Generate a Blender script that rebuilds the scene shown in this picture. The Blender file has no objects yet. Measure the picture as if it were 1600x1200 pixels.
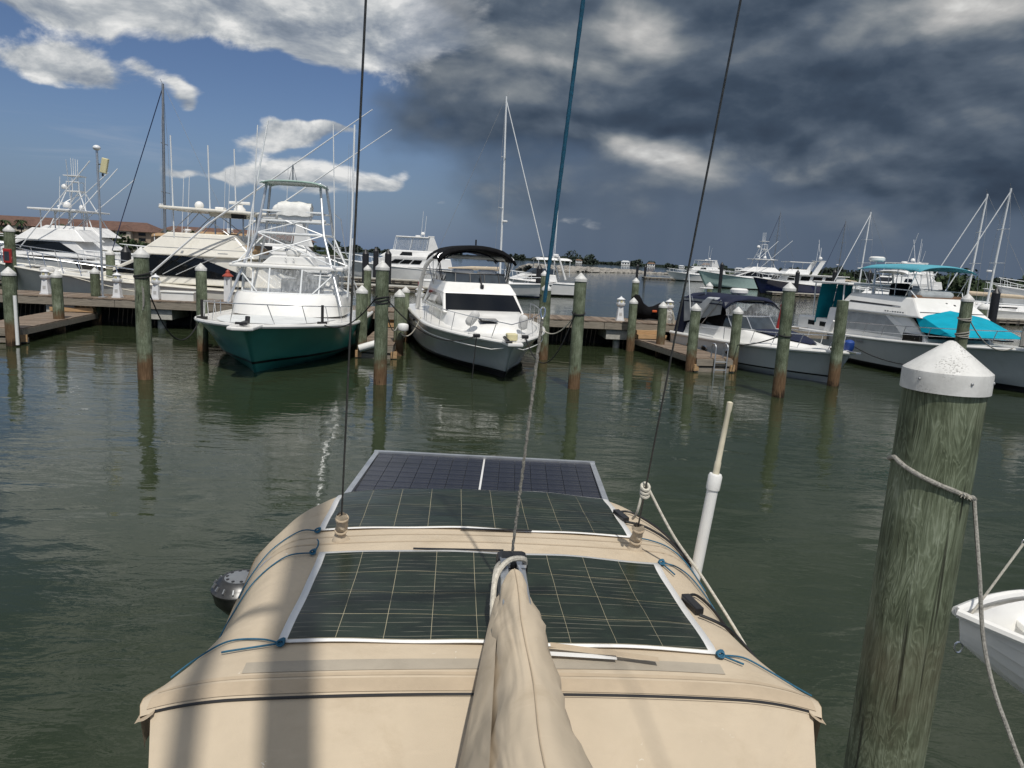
import bpy, math, random
from mathutils import Vector, Matrix
random.seed(7)
sc = bpy.context.scene
COL = sc.collection
rad = math.radians

# ------------------------------------------------------------------ camera
CAM_H = 3.8
ROLL, PITCH = rad(2.977), rad(9.756)
cd = bpy.data.cameras.new('camera'); cam = bpy.data.objects.new('camera', cd); COL.objects.link(cam)
cd.sensor_width = 36.0; cd.lens = 25.875; cd.clip_start = 0.05; cd.clip_end = 9000
Fw = Vector((0, math.cos(PITCH), -math.sin(PITCH))); R0 = Vector((1, 0, 0)); U0 = R0.cross(Fw)
Rt = R0*math.cos(ROLL) + U0*math.sin(ROLL); Up = U0*math.cos(ROLL) - R0*math.sin(ROLL)
cam.matrix_world = Matrix(((Rt.x, Up.x, -Fw.x, 0), (Rt.y, Up.y, -Fw.y, 0), (Rt.z, Up.z, -Fw.z, CAM_H), (0, 0, 0, 1)))
sc.camera = cam
sc.view_settings.view_transform = 'Standard'; sc.view_settings.look = 'None'
sc.view_settings.gamma = 1.0; sc.view_settings.use_curve_mapping = False
sc.view_settings.exposure = 0.0
try:
    sc.cycles.use_denoising = True
    sc.cycles.max_bounces = 8; sc.cycles.transparent_max_bounces = 12
    sc.cycles.caustics_reflective = False; sc.cycles.caustics_refractive = False
except Exception: pass

# ------------------------------------------------------------------ sun and sky
SUN_EL = rad(60); SUN_AZ = rad(164)          # clockwise from +Y: the sun stands high behind the camera, a little to the right
sdir = Vector((math.sin(SUN_AZ)*math.cos(SUN_EL), math.cos(SUN_AZ)*math.cos(SUN_EL), math.sin(SUN_EL)))
sl = bpy.data.lights.new('sun', 'SUN'); sl.energy = 3.4; sl.angle = rad(0.65); sl.color = (1.0, 0.95, 0.87)
so = bpy.data.objects.new('sun', sl); COL.objects.link(so); so.rotation_euler = sdir.to_track_quat('Z', 'Y').to_euler(); so.location = (0, -20, 40)

W = bpy.data.worlds.new('World'); sc.world = W; W.use_nodes = True
nt = W.node_tree; nt.nodes.clear()
class NG:
    """tiny expression helper for shader node trees"""
    def __init__(s, nt): s.nt = nt
    def new(s, t, **kw):
        n = s.nt.nodes.new(t)
        for k, v in kw.items(): setattr(n, k, v)
        return n
    def put(s, sock, v):
        if hasattr(v, 'is_output') or isinstance(v, bpy.types.NodeSocket): s.nt.links.new(v, sock)
        elif v is not None: sock.default_value = v
    def m(s, op, a, b=None, c=None, clamp=False):
        n = s.new('ShaderNodeMath', operation=op, use_clamp=clamp)
        for i, v in enumerate((a, b, c)):
            if v is not None: s.put(n.inputs[i], v)
        return n.outputs[0]
    def vm(s, op, a, b=None):
        n = s.new('ShaderNodeVectorMath', operation=op); s.put(n.inputs[0], a)
        if b is not None: s.put(n.inputs[1], b)
        return n.outputs[0]
    def noise(s, vec, scale, detail=4, rough=0.55, dist=0.0, out=0):
        n = s.new('ShaderNodeTexNoise'); s.put(n.inputs['Vector'], vec)
        n.inputs['Scale'].default_value = scale; n.inputs['Detail'].default_value = detail
        n.inputs['Roughness'].default_value = rough; n.inputs['Distortion'].default_value = dist
        return n.outputs[out]
    def ramp(s, fac, stops, interp='LINEAR'):
        n = s.new('ShaderNodeValToRGB'); s.put(n.inputs[0], fac); cr = n.color_ramp; cr.interpolation = interp
        while len(cr.elements) < len(stops): cr.elements.new(0.5)
        for e, (p, c) in zip(cr.elements, stops):
            e.position = p; e.color = (c[0], c[1], c[2], 1) if hasattr(c, '__len__') else (c, c, c, 1)
        return n.outputs[0]
    def sstep(s, v, a, b, lo=0.0, hi=1.0):
        n = s.new('ShaderNodeMapRange', interpolation_type='SMOOTHSTEP'); s.put(n.inputs[0], v)
        for i, x in zip((1, 2, 3, 4), (a, b, lo, hi)): s.put(n.inputs[i], x)
        return n.outputs[0]
    def mix(s, fac, a, b, blend='MIX'):
        n = s.new('ShaderNodeMix', data_type='RGBA', blend_type=blend); s.put(n.inputs[0], fac)
        s.put(n.inputs[6], a if not isinstance(a, tuple) else (*a[:3], 1)); s.put(n.inputs[7], b if not isinstance(b, tuple) else (*b[:3], 1))
        return n.outputs[2]
    def xyz(s, v):
        n = s.new('ShaderNodeSeparateXYZ'); s.put(n.inputs[0], v); return n.outputs
    def cxyz(s, x, y, z):
        n = s.new('ShaderNodeCombineXYZ')
        for i, v in enumerate((x, y, z)): s.put(n.inputs[i], v)
        return n.outputs[0]

def build_sky():
    g = NG(nt)
    d = g.new('ShaderNodeTexCoord').outputs['Generated']
    d = g.vm('NORMALIZE', d)
    x, y, z = g.xyz(d)
    az = g.m('MULTIPLY', g.m('ARCTAN2', x, y), 57.29578)          # degrees, 0 = straight ahead, right positive
    el = g.m('MULTIPLY', g.m('ARCSINE', z), 57.29578)
    # domain for cloud noise: flattened so that clouds are wider than tall
    q = g.cxyz(x, y, g.m('MULTIPLY', z, 1.9))
    wv = g.noise(q, 5.0, 3, 0.55, 0, out=1)
    wx, wy, wz = g.xyz(wv)
    waz = g.m('ADD', az, g.m('MULTIPLY', g.m('SUBTRACT', wx, 0.5), 15.0))
    wel = g.m('ADD', el, g.m('MULTIPLY', g.m('SUBTRACT', wy, 0.5), 7.0))
    WV = g.cxyz(waz, wel, 0.0); AV = g.cxyz(az, el, 0.0)
    def blob(a0, e0, sa, se, amp=1.0, V=None): return (a0, e0, sa, se, amp, V or WV)
    def summ(L):
        """sum of soft elliptical patches (azimuth, elevation, their radii, weight)"""
        t = 0.0
        for a0, e0, sa, se, amp, V in L:
            n = g.new('ShaderNodeVectorMath', operation='MULTIPLY_ADD'); g.put(n.inputs[0], V); n.inputs[1].default_value = (1/sa, 1/se, 0); n.inputs[2].default_value = (-a0/sa, -e0/se, 0)
            d_ = g.new('ShaderNodeVectorMath', operation='DOT_PRODUCT'); g.put(d_.inputs[0], n.outputs[0]); g.put(d_.inputs[1], n.outputs[0])
            t = g.m('MULTIPLY_ADD', g.m('POWER', 0.36788, d_.outputs['Value']), amp, t)
        return t
    sky = g.new('ShaderNodeTexSky', sky_type='NISHITA'); sky.sun_disc = False
    sky.sun_elevation = SUN_EL; sky.sun_rotation = SUN_AZ
    sky.air_density = 1.0; sky.dust_density = 0.6; sky.ozone_density = 2.5; sky.altitude = 0
    blue = g.vm('MULTIPLY', sky.outputs[0], (0.050, 0.054, 0.066))
    # detail noise, sampled twice (second sample towards the light) for lit tops and dark bases
    n1 = g.noise(q, 6.0, 8, 0.60, 0.35)
    q2 = g.vm('ADD', q, (0.004, -0.006, 0.030))
    n2 = g.noise(q2, 6.0, 6, 0.58, 0.35)
    fine = g.noise(q, 26.0, 4, 0.65, 0.3)
    relief = g.m('SUBTRACT', n1, n2)                                # >0 at tops
    nz = g.m('SUBTRACT', n1, 0.5)
    # --- fair-weather cumulus
    C = summ([blob(-25, 15.6, 11, 2.6, .85), blob(-14, 14.6, 6.5, 2.8, 1.0), blob(-31.5, 10.2, 4.6, 1.5, .95), blob(-24.8, 10.0, 1.5, 1.2, .75),
              blob(-17.8, 7.4, 4.6, .75, .66), blob(-13.3, 7.5, 3, .6, .6), blob(-16.3, 5.6, 3.2, 0.7, .75), blob(-25.3, 5.2, 3.0, 0.6, .70), blob(-11, 4.8, 3, 0.6, .70), blob(-20.5, 5.2, 1.6, .5, .6), blob(-6, 3.6, 2, .5, .6),
              blob(-5, 2.6, 3, 0.6, .5), blob(5.6, 3.6, 4, 0.8, .6), blob(-34, 15.0, 8, 2.2, .75), blob(-20, 20, 18, 3.5, .85), blob(-7, 16, 5, 3, .6), 
              blob(-75, 24, 24, 7, .8), blob(-110, 38, 40, 10, .8), blob(150, 45, 40, 10, .75), blob(-150, 22, 30, 6, .8), blob(-60, 11, 8, 2, .8)])
    C = g.m('ADD', C, g.sstep(el, 18, 32, 0.0, 0.62))               # broken cumulus added above the view to lift the shadow fill
    C = g.m('ADD', C, g.m('MULTIPLY', nz, 1.9))
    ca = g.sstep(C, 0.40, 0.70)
    cl = g.m('ADD', g.m('MULTIPLY', relief, 3.2), g.m('MULTIPLY', g.m('SUBTRACT', fine, 0.5), 0.25))
    core = g.sstep(C, 0.75, 1.5)
    ccol = g.ramp(g.m('ADD', g.m('SUBTRACT', g.m('ADD', cl, 0.72), g.m('MULTIPLY', core, 0.20)), 0.0, clamp=True),
                  [(0.0, (0.16, 0.20, 0.26)), (0.30, (0.25, 0.29, 0.35)), (0.60, (0.42, 0.45, 0.48)), (0.9, (0.68, 0.69, 0.69)), (1.0, (0.80, 0.80, 0.79))])
    # --- thin veil low on the left
    veil = g.noise(g.cxyz(g.m('MULTIPLY', az, 0.05), g.m('MULTIPLY', el, 0.45), 0.0), 1.3, 6, 0.6, 0.8)
    va = g.m('MULTIPLY', g.sstep(veil, 0.50, 0.75), summ([blob(-33, 6.0, 9, 2.2, .5, AV)]))
    # --- the storm: one broad dark mass on the right
    S = summ([blob(22, 13.5, 27, 7.0, 1.5), blob(2, 13.5, 7, 5, .85), blob(38, 8, 16, 4.5, 1.0), blob(52, 18, 24, 10, 1.1), blob(10, 22, 18, 7, 1.0), blob(80, 12, 22, 9, .9), blob(-5, 9.5, 5, 5, .42), blob(0, 5, 6, 3, .35)])
    ns1 = g.noise(q, 5.2, 5, 0.50, 0.15); ns2 = g.noise(g.vm('ADD', q, (0.004, -0.006, 0.038)), 5.2, 3, 0.48, 0.15)
    nzs = g.m('SUBTRACT', ns1, 0.5); srel = g.m('SUBTRACT', ns1, ns2)
    S = g.m('ADD', S, g.m('MULTIPLY', nzs, 1.3))
    sa = g.sstep(S, 0.22, 1.0)
    bright = summ([blob(8.6, 16.2, 2.2, 2.0, .60), blob(2.5, 14.0, 4.0, 2.2, .34), blob(10.5, 8.4, 6.0, 1.0, .48), blob(17.5, 7.2, 4.5, .7, .30), blob(7, 8.8, 3.0, .8, .2), blob(27, 15.8, 5, 1.6, .34), blob(31, 16.6, 3, 1.6, .42),
                   blob(30, 10.5, 5, 1.1, .16), blob(20, 4.2, 6, 0.8, .18), blob(27.3, 2.7, 3, 0.7, .12), blob(60, 24, 20, 5, .3), blob(5, 26, 20, 4, .4), blob(35, 25, 20, 4, .4), blob(-3, 14, 4, 3, .25)])
    dark = summ([blob(17, 12.3, 6.5, 2.2, .13), blob(22, 10.4, 6, 1.6, .09), blob(31.7, 5.3, 9, 1.4, .16), blob(6, 10.2, 4, 1.1, .13), blob(22, 6.5, 8, 1.0, .06)])
    sv = g.m('ADD', g.m('ADD', 0.275, g.m('MULTIPLY', srel, 1.0)), g.m('MULTIPLY', relief, 0.45))
    sv = g.m('ADD', g.m('ADD', sv, g.m('MULTIPLY', nzs, 0.36)), g.m('SUBTRACT', g.m('MULTIPLY', bright, g.m('ADD', g.m('MULTIPLY', g.m('ADD', ns1, n1), 1.45), -0.45)), dark))
    scol = g.ramp(sv, [(0.0, (0.034, 0.050, 0.078)), (0.17, (0.049, 0.072, 0.108)), (0.34, (0.094, 0.123, 0.165)), (0.55, (0.21, 0.235, 0.26)), (0.85, (0.48, 0.48, 0.475)), (1.0, (0.66, 0.66, 0.645))])
    # --- grey rain air below the storm, down to the horizon
    under = g.m('MULTIPLY', g.sstep(az, -14, 8), g.m('SUBTRACT', 1.0, g.sstep(az, 95, 120)))
    under = g.m('MULTIPLY', under, g.m('SUBTRACT', 1.0, g.sstep(el, 5, 15)))
    rain = g.sstep(g.noise(g.cxyz(g.m('MULTIPLY', az, 0.12), g.m('MULTIPLY', el, 0.015), 3.0), 1.4, 3, 0.5), 0.35, 0.7)
    ucol = g.mix(rain, (0.086, 0.117, 0.170), (0.108, 0.140, 0.192))
    out = blue
    hz = g.m('MULTIPLY', g.m('SUBTRACT', 1.0, g.sstep(el, -1, 9)), 0.80)
    out = g.mix(hz, out, (0.125, 0.190, 0.320))
    out = g.mix(va, out, (0.36, 0.41, 0.50))
    out = g.mix(g.m('MULTIPLY', under, 0.92), out, ucol)
    out = g.mix(sa, out, scol)
    low = g.sstep(el, 0.3, 3.0)
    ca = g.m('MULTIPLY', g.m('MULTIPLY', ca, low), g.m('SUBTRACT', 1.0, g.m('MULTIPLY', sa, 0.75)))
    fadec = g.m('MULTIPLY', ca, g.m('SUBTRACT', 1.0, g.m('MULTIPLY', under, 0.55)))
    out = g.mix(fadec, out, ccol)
    bg = g.new('ShaderNodeBackground'); g.put(bg.inputs[0], out); bg.inputs[1].default_value = 1.0
    wo = g.new('ShaderNodeOutputWorld'); nt.links.new(bg.outputs[0], wo.inputs[0])
    W.cycles.sampling_method = 'NONE'
build_sky()

# ------------------------------------------------------------------ mesh and object helpers
class MB:
    """collects shapes into one mesh"""
    def __init__(s): s.v = []; s.f = []; s.mi = []; s.sm = []
    def add(s, vs, fs, mi=0, smooth=False):
        o = len(s.v); s.v += [tuple(p) for p in vs]
        for f in fs: s.f.append(tuple(i+o for i in f)); s.mi.append(mi); s.sm.append(smooth)
        return s
    def box(s, c, d, rz=0.0, mi=0, taper=1.0, rx=0.0, ry=0.0):
        M = Matrix.Rotation(rz, 3, 'Z') @ Matrix.Rotation(ry, 3, 'Y') @ Matrix.Rotation(rx, 3, 'X'); c = Vector(c); vs = []
        for k in (-1, 1):
            t = taper if k > 0 else 1.0
            for i, j in ((-1, -1), (1, -1), (1, 1), (-1, 1)):
                vs.append(c + M @ Vector((i*d[0]/2*t, j*d[1]/2*t, k*d[2]/2)))
        return s.add(vs, [(3, 2, 1, 0), (4, 5, 6, 7), (0, 1, 5, 4), (1, 2, 6, 5), (2, 3, 7, 6), (3, 0, 4, 7)], mi)
    def tube(s, path, r, n=8, mi=0, cap=True, closed=False):
        P = [Vector(p) for p in path]; N = len(P); vs = []; up = Vector((0, 0, 1)); prev = None
        for i, p in enumerate(P):
            if closed: t = P[(i+1) % N]-P[i-1]
            else: t = (P[min(i+1, N-1)]-P[max(i-1, 0)])
            t.normalize()
            if prev is None:
                a = t.cross(up)
                if a.length < 1e-3: a = t.cross(Vector((1, 0, 0)))
            else: a = prev - t*prev.dot(t)
            a.normalize(); prev = a; b = t.cross(a)
            rr = r[i] if hasattr(r, '__len__') else r
            for k in range(n):
                w = 2*math.pi*k/n; vs.append(p + (a*math.cos(w) + b*math.sin(w))*rr)
        fs = []
        for i in range(N if closed else N-1):
            j = (i+1) % N
            for k in range(n):
                k2 = (k+1) % n; fs.append((i*n+k, i*n+k2, j*n+k2, j*n+k))
        s.add(vs, fs, mi, True)
        if cap and not closed:
            s.add([vs[k] for k in range(n)], [tuple(range(n))[::-1]], mi); s.add(vs[-n:], [tuple(range(n))], mi)
        return s
    def loft(s, secs, mi=0, smooth=False, closed=False, cap0=False, cap1=False, flip=False):
        m = len(secs[0]); vs = [p for q in secs for p in q]; fs = []
        for i in range(len(secs)-1):
            for k in range(m if closed else m-1):
                k2 = (k+1) % m
                f = (i*m+k, i*m+k2, (i+1)*m+k2, (i+1)*m+k)
                fs.append(f[::-1] if flip else f)
        s.add(vs, fs, mi, smooth)
        if cap0: s.add(secs[0], [tuple(range(m))], mi)
        if cap1: s.add(secs[-1], [tuple(range(m))], mi)
        return s
    def lathe(s, prof, c=(0, 0, 0), n=20, mi=0, smooth=True, axis='Z', wob=None):
        vs = []; fs = []; m = len(prof)
        for (r, h) in prof:
            for k in range(n):
                w = 2*math.pi*k/n; rr = r*(wob(w, h) if wob else 1.0)
                a, b = rr*math.cos(w), rr*math.sin(w)
                p = (a, b, h) if axis == 'Z' else ((a, h, b) if axis == 'Y' else (h, a, b))
                vs.append((p[0]+c[0], p[1]+c[1], p[2]+c[2]))
        for i in range(m-1):
            for k in range(n):
                k2 = (k+1) % n; fs.append((i*n+k, i*n+k2, (i+1)*n+k2, (i+1)*n+k))
        return s.add(vs, fs, mi, smooth)
    def prism(s, poly, ax, a, b, mi=0):
        """poly = list of (u,w); ax 'X': poly in (y,z) extruded in x ; 'Y': poly in (x,z); 'Z': poly in (x,y)"""
        def mk(t): return [((t, u, w) if ax == 'X' else ((u, t, w) if ax == 'Y' else (u, w, t))) for u, w in poly]
        n = len(poly); vs = mk(a)+mk(b)
        fs = [tuple(range(n))[::-1], tuple(range(n, 2*n))]+[(i, (i+1) % n, n+(i+1) % n, n+i) for i in range(n)]
        return s.add(vs, fs, mi)
    def sphere(s, c, r, n=12, m=8, mi=0, sq=(1, 1, 1), z0=-1.0):
        prof = []
        for i in range(m+1):
            t = -math.pi/2 + math.pi*i/m
            if math.sin(t) < z0: continue
            prof.append((max(1e-4, r*math.cos(t)), r*math.sin(t)))
        o = len(s.v); s.lathe(prof, (0, 0, 0), n, mi)
        for i in range(o, len(s.v)):
            v = s.v[i]; s.v[i] = (v[0]*sq[0]+c[0], v[1]*sq[1]+c[1], v[2]*sq[2]+c[2])
        return s
    def build(s, name, mats, parent=None, bevel=0.0, fix=True, kind=None, subd=0):
        me = bpy.data.meshes.new(name); me.from_pydata(s.v, [], s.f)
        if not isinstance(mats, (list, tuple)): mats = [mats]
        for m in mats: me.materials.append(M[m] if isinstance(m, str) else m)
        for p, mi, sm in zip(me.polygons, s.mi, s.sm): p.material_index = mi; p.use_smooth = sm
        if fix:
            import bmesh
            bm = bmesh.new(); bm.from_mesh(me); bmesh.ops.recalc_face_normals(bm, faces=bm.faces); bm.to_mesh(me); bm.free()
        if any(s.sm): me.set_sharp_from_angle(angle=rad(42))
        me.update()
        o = bpy.data.objects.new(name, me); COL.objects.link(o)
        if parent is not None: o.parent = parent
        if bevel:
            b = o.modifiers.new('bevel', 'BEVEL'); b.width = bevel; b.segments = 2; b.limit_method = 'ANGLE'; b.angle_limit = rad(40)
        if subd:
            b = o.modifiers.new('sub', 'SUBSURF'); b.levels = subd; b.render_levels = subd
        if kind: o['kind'] = kind
        return o
def tag(o, label, cat, group=None, kind=None):
    o['label'] = label; o['category'] = cat
    if group: o['group'] = group
    if kind: o['kind'] = kind
    return o
def thing(name, label, cat, loc=(0, 0, 0), rz=0.0, group=None):
    o = bpy.data.objects.new(name, None); COL.objects.link(o); o.empty_display_size = 0.2
    o.location = loc; o.rotation_euler = (0, 0, rz)
    return tag(o, label, cat, group)
def copy_tree(o, parent=None):
    c = o.copy(); COL.objects.link(c); c.parent = parent
    for ch in o.children: copy_tree(ch, c)
    return c
def sag(a, b, drop, n=14):
    a = Vector(a); b = Vector(b)
    return [a.lerp(b, i/n) - Vector((0, 0, drop*4*(i/n)*(1-i/n))) for i in range(n+1)]
def smooth_path(pts, n=8):
    P = [Vector(p) for p in pts]; out = []
    for i in range(len(P)-1):
        p0 = P[max(i-1, 0)]; p1 = P[i]; p2 = P[i+1]; p3 = P[min(i+2, len(P)-1)]
        for k in range(n):
            t = k/n
            out.append(0.5*((2*p1)+(p2-p0)*t+(2*p0-5*p1+4*p2-p3)*t*t+(3*p1-p0-3*p2+p3)*t**3))
    return out+[P[-1]]

# ------------------------------------------------------------------ materials
M = {}
def mat(name, col, rough=0.5, metal=0.0, var=0.12, vscale=3.0, bump=0.0, bscale=40.0, coat=0.0, spec=0.5, dirt=None, dscale=1.5, damt=0.5, stretch=(1, 1, 1), alpha=1.0):
    m = bpy.data.materials.new(name); m.use_nodes = True; t = m.node_tree; g = NG(t); b = t.nodes['Principled BSDF']
    oc = g.new('ShaderNodeTexCoord').outputs['Object']
    mp = g.new('ShaderNodeMapping'); g.put(mp.inputs[0], oc); mp.inputs['Scale'].default_value = stretch; v = mp.outputs[0]
    n = g.noise(v, vscale, 5, 0.6)
    lo = tuple(c*(1-var) for c in col); hi = tuple(min(1, c*(1+var)) for c in col)
    c = g.mix(g.sstep(n, 0.3, 0.7), lo, hi)
    if dirt:
        dn = g.noise(v, dscale, 8, 0.65, 0.6)
        c = g.mix(g.m('MULTIPLY', g.sstep(dn, 0.48, 0.75), damt), c, dirt)
    g.put(b.inputs['Base Color'], c)
    b.inputs['Roughness'].default_value = rough; b.inputs['Metallic'].default_value = metal
    b.inputs['Coat Weight'].default_value = coat; b.inputs['Coat Roughness'].default_value = 0.08; b.inputs['Specular IOR Level'].default_value = spec
    if bump:
        bn = g.new('ShaderNodeBump'); bn.inputs['Strength'].default_value = bump; bn.inputs['Distance'].default_value = 0.01
        g.put(bn.inputs['Height'], g.noise(v, bscale, 4, 0.6)); g.put(b.inputs['Normal'], bn.outputs[0])
    if alpha < 1: b.inputs['Alpha'].default_value = alpha
    M[name] = m; return m
mat('gelcoat', (0.78, 0.775, 0.75), 0.28, coat=0.3, var=0.05, vscale=1.2, dirt=(0.55, 0.52, 0.45), dscale=2.2, damt=0.25)
mat('cream_gelcoat', (0.76, 0.735, 0.66), 0.3, coat=0.3, var=0.05, vscale=1.2, dirt=(0.5, 0.47, 0.38), dscale=1.8, damt=0.3)
mat('far_white', (0.75, 0.75, 0.74), 0.4, var=0.08, vscale=0.7)
mat('nonskid', (0.62, 0.64, 0.64), 0.7, var=0.08, bump=0.3, bscale=90)
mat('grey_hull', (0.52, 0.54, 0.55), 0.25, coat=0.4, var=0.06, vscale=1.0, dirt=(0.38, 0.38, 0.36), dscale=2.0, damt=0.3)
mat('green_hull', (0.046, 0.250, 0.205), 0.28, coat=0.15, var=0.10, vscale=0.8)
mat('navy_hull', (0.012, 0.018, 0.06), 0.15, coat=0.5, var=0.1)
mat('mint_hull', (0.50, 0.66, 0.62), 0.25, coat=0.4, var=0.05)
mat('black_hull', (0.014, 0.014, 0.017), 0.2, coat=0.3, var=0.2)
mat('bottom_paint', (0.014, 0.014, 0.016), 0.7, var=0.3)
mat('boot_black', (0.01, 0.01, 0.012), 0.3)
mat('tan_canvas', (0.51, 0.43, 0.325), 0.85, var=0.06, vscale=2.5, bump=0.10, bscale=420, spec=0.15, dirt=(0.37, 0.295, 0.205), dscale=2.6, damt=0.55)
mat('tan_binding', (0.43, 0.35, 0.255), 0.85, var=0.08, vscale=6, bump=0.1, bscale=400, spec=0.15)
mat('worn_strip', (0.36, 0.32, 0.26), 0.8, var=0.10, vscale=5, bump=0.15, bscale=300, spec=0.15)
mat('brown_canvas', (0.34, 0.22, 0.115), 0.85, var=0.15)
mat('teal_canvas', (0.0, 0.30, 0.42), 0.8, var=0.10, vscale=2.0, bump=0.15, bscale=8, spec=0.2)
mat('teal_fabric', (0.0, 0.15, 0.19), 0.8, var=0.12, vscale=2.0, spec=0.2)
mat('pale_teal_canvas', (0.09, 0.32, 0.40), 0.75, var=0.08, vscale=2.0, spec=0.2)
mat('navy_canvas', (0.008, 0.012, 0.034), 0.75, var=0.2, vscale=4, bump=0.1, bscale=10, spec=0.3)
mat('black_canvas', (0.005, 0.005, 0.006), 0.85, var=0.25, vscale=5, bump=0.2, bscale=9, spec=0.12)
mat('grey_cover', (0.50, 0.50, 0.49), 0.8, var=0.12, vscale=5, bump=0.4, bscale=12, spec=0.2)
mat('white_cover', (0.72, 0.72, 0.70), 0.7, var=0.08, vscale=6, bump=0.5, bscale=10, spec=0.2)
mat('blue_fender', (0.01, 0.05, 0.24), 0.5, var=0.15)
mat('green_awning', (0.30, 0.42, 0.37), 0.7, var=0.08, spec=0.2)
mat('steel', (0.62, 0.63, 0.65), 0.25, metal=0.9, var=0.08)
mat('white_tube', (0.72, 0.74, 0.75), 0.3, var=0.05)
mat('aluminium', (0.55, 0.57, 0.59), 0.38, metal=0.75, var=0.10, vscale=8)
mat('dull_metal', (0.32, 0.33, 0.34), 0.45, metal=0.7, var=0.15)
mat('dark_wire', (0.10, 0.10, 0.10), 0.4, metal=0.6, var=0.25, vscale=60)
mat('wire_grey', (0.34, 0.35, 0.36), 0.5, metal=0.4, var=0.2)
mat('dark_glass', (0.006, 0.007, 0.008), 0.08, var=0.2, vscale=0.8, spec=0.35)
mat('smoke_glass', (0.035, 0.045, 0.055), 0.06, var=0.2, spec=0.6)
mat('mesh_cover', (0.33, 0.35, 0.36), 0.6, var=0.15, vscale=2.5)
mat('rubber', (0.012, 0.012, 0.013), 0.5, var=0.3)
mat('black_plastic', (0.016, 0.016, 0.018), 0.45, var=0.3)
mat('red_paint', (0.32, 0.022, 0.02), 0.45, var=0.15)
mat('orange_paint', (0.5, 0.09, 0.02), 0.5)
mat('lighthouse_red', (0.30, 0.05, 0.03), 0.5)
mat('pvc', (0.78, 0.78, 0.76), 0.35, var=0.04)
mat('antenna_cream', (0.62, 0.57, 0.44), 0.4, var=0.08, vscale=12)
mat('pedestal_white', (0.70, 0.71, 0.72), 0.4, var=0.05)
mat('concrete', (0.42, 0.41, 0.37), 0.9, var=0.15, vscale=5, dirt=(0.16, 0.15, 0.12), dscale=3, damt=0.6, bump=0.3, bscale=50)
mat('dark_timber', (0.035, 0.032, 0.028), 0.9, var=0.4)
mat('beam_timber', (0.24, 0.21, 0.17), 0.85, var=0.25, vscale=4, stretch=(0.6, 4, 8), bump=0.4, bscale=20, dirt=(0.10, 0.09, 0.07), dscale=2, damt=0.5)
mat('new_timber', (0.42, 0.27, 0.14), 0.8, var=0.2, vscale=4, stretch=(1, 4, 8))
mat('kettle_steel', (0.085, 0.085, 0.085), 0.38, metal=0.85, var=0.25, vscale=14, dirt=(0.05, 0.05, 0.05), dscale=18, damt=0.6)
mat('rope_white', (0.52, 0.49, 0.42), 0.85, var=0.2, vscale=90)
mat('rope_grey', (0.30, 0.29, 0.26), 0.9, var=0.35, vscale=110, bump=0.6, bscale=160)
mat('rope_black', (0.014, 0.014, 0.015), 0.8, var=0.3, vscale=50)
mat('rope_yellow', (0.45, 0.42, 0.20), 0.85, var=0.2, vscale=50)
mat('cord_blue', (0.010, 0.095, 0.17), 0.7, var=0.25, vscale=150)
mat('rock', (0.25, 0.235, 0.21), 0.9, var=0.35, vscale=0.8)
mat('foliage_far', (0.020, 0.032, 0.022), 0.9, var=0.5, vscale=0.25)
mat('foliage_island', (0.030, 0.050, 0.018), 0.9, var=0.5, vscale=0.5)
mat('trunk', (0.07, 0.055, 0.04), 0.9)
mat('stucco', (0.27, 0.215, 0.16), 0.9, var=0.12, vscale=0.3)
mat('stucco_pale', (0.42, 0.38, 0.31), 0.9, var=0.1, vscale=0.3)
mat('terracotta', (0.115, 0.062, 0.045), 0.85, var=0.2, vscale=0.8)
mat('skin', (0.42, 0.26, 0.18), 0.6)
mat('yellow_shirt', (0.62, 0.50, 0.20), 0.8)
mat('dark_shorts', (0.04, 0.035, 0.035), 0.8)
mat('panel_backing', (0.70, 0.70, 0.69), 0.45, var=0.05, dirt=(0.5, 0.48, 0.42), dscale=8, damt=0.3)
mat('wood_brown', (0.16, 0.09, 0.05), 0.6, var=0.2)
mat('lens_yellow', (0.6, 0.55, 0.33), 0.5, var=0.08)

def cap_plastic():
    """moulded white piling cap: weathered, peppered with dark grit on one flank"""
    m = bpy.data.materials.new('cap_white'); m.use_nodes = True; t = m.node_tree; g = NG(t); b = t.nodes['Principled BSDF']
    oc = g.new('ShaderNodeTexCoord').outputs['Object']
    n = g.noise(oc, 9.0, 5, 0.65); sp = g.noise(oc, 150.0, 2, 0.5); area = g.sstep(g.noise(oc, 7.0, 3, 0.5), 0.44, 0.62)
    c = g.mix(g.sstep(n, 0.35, 0.7), (0.54, 0.54, 0.52), (0.68, 0.68, 0.66))
    c = g.mix(g.m('MULTIPLY', g.sstep(sp, 0.52, 0.66), g.m('MULTIPLY', area, 0.75)), c, (0.16, 0.155, 0.14))
    g.put(b.inputs['Base Color'], c); b.inputs['Roughness'].default_value = 0.55
    bn = g.new('ShaderNodeBump'); bn.inputs['Strength'].default_value = 0.25; bn.inputs['Distance'].default_value = 0.004
    g.put(bn.inputs['Height'], g.noise(oc, 60.0, 4, 0.6)); g.put(b.inputs['Normal'], bn.outputs[0]); M['cap_white'] = m
cap_plastic()

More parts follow.
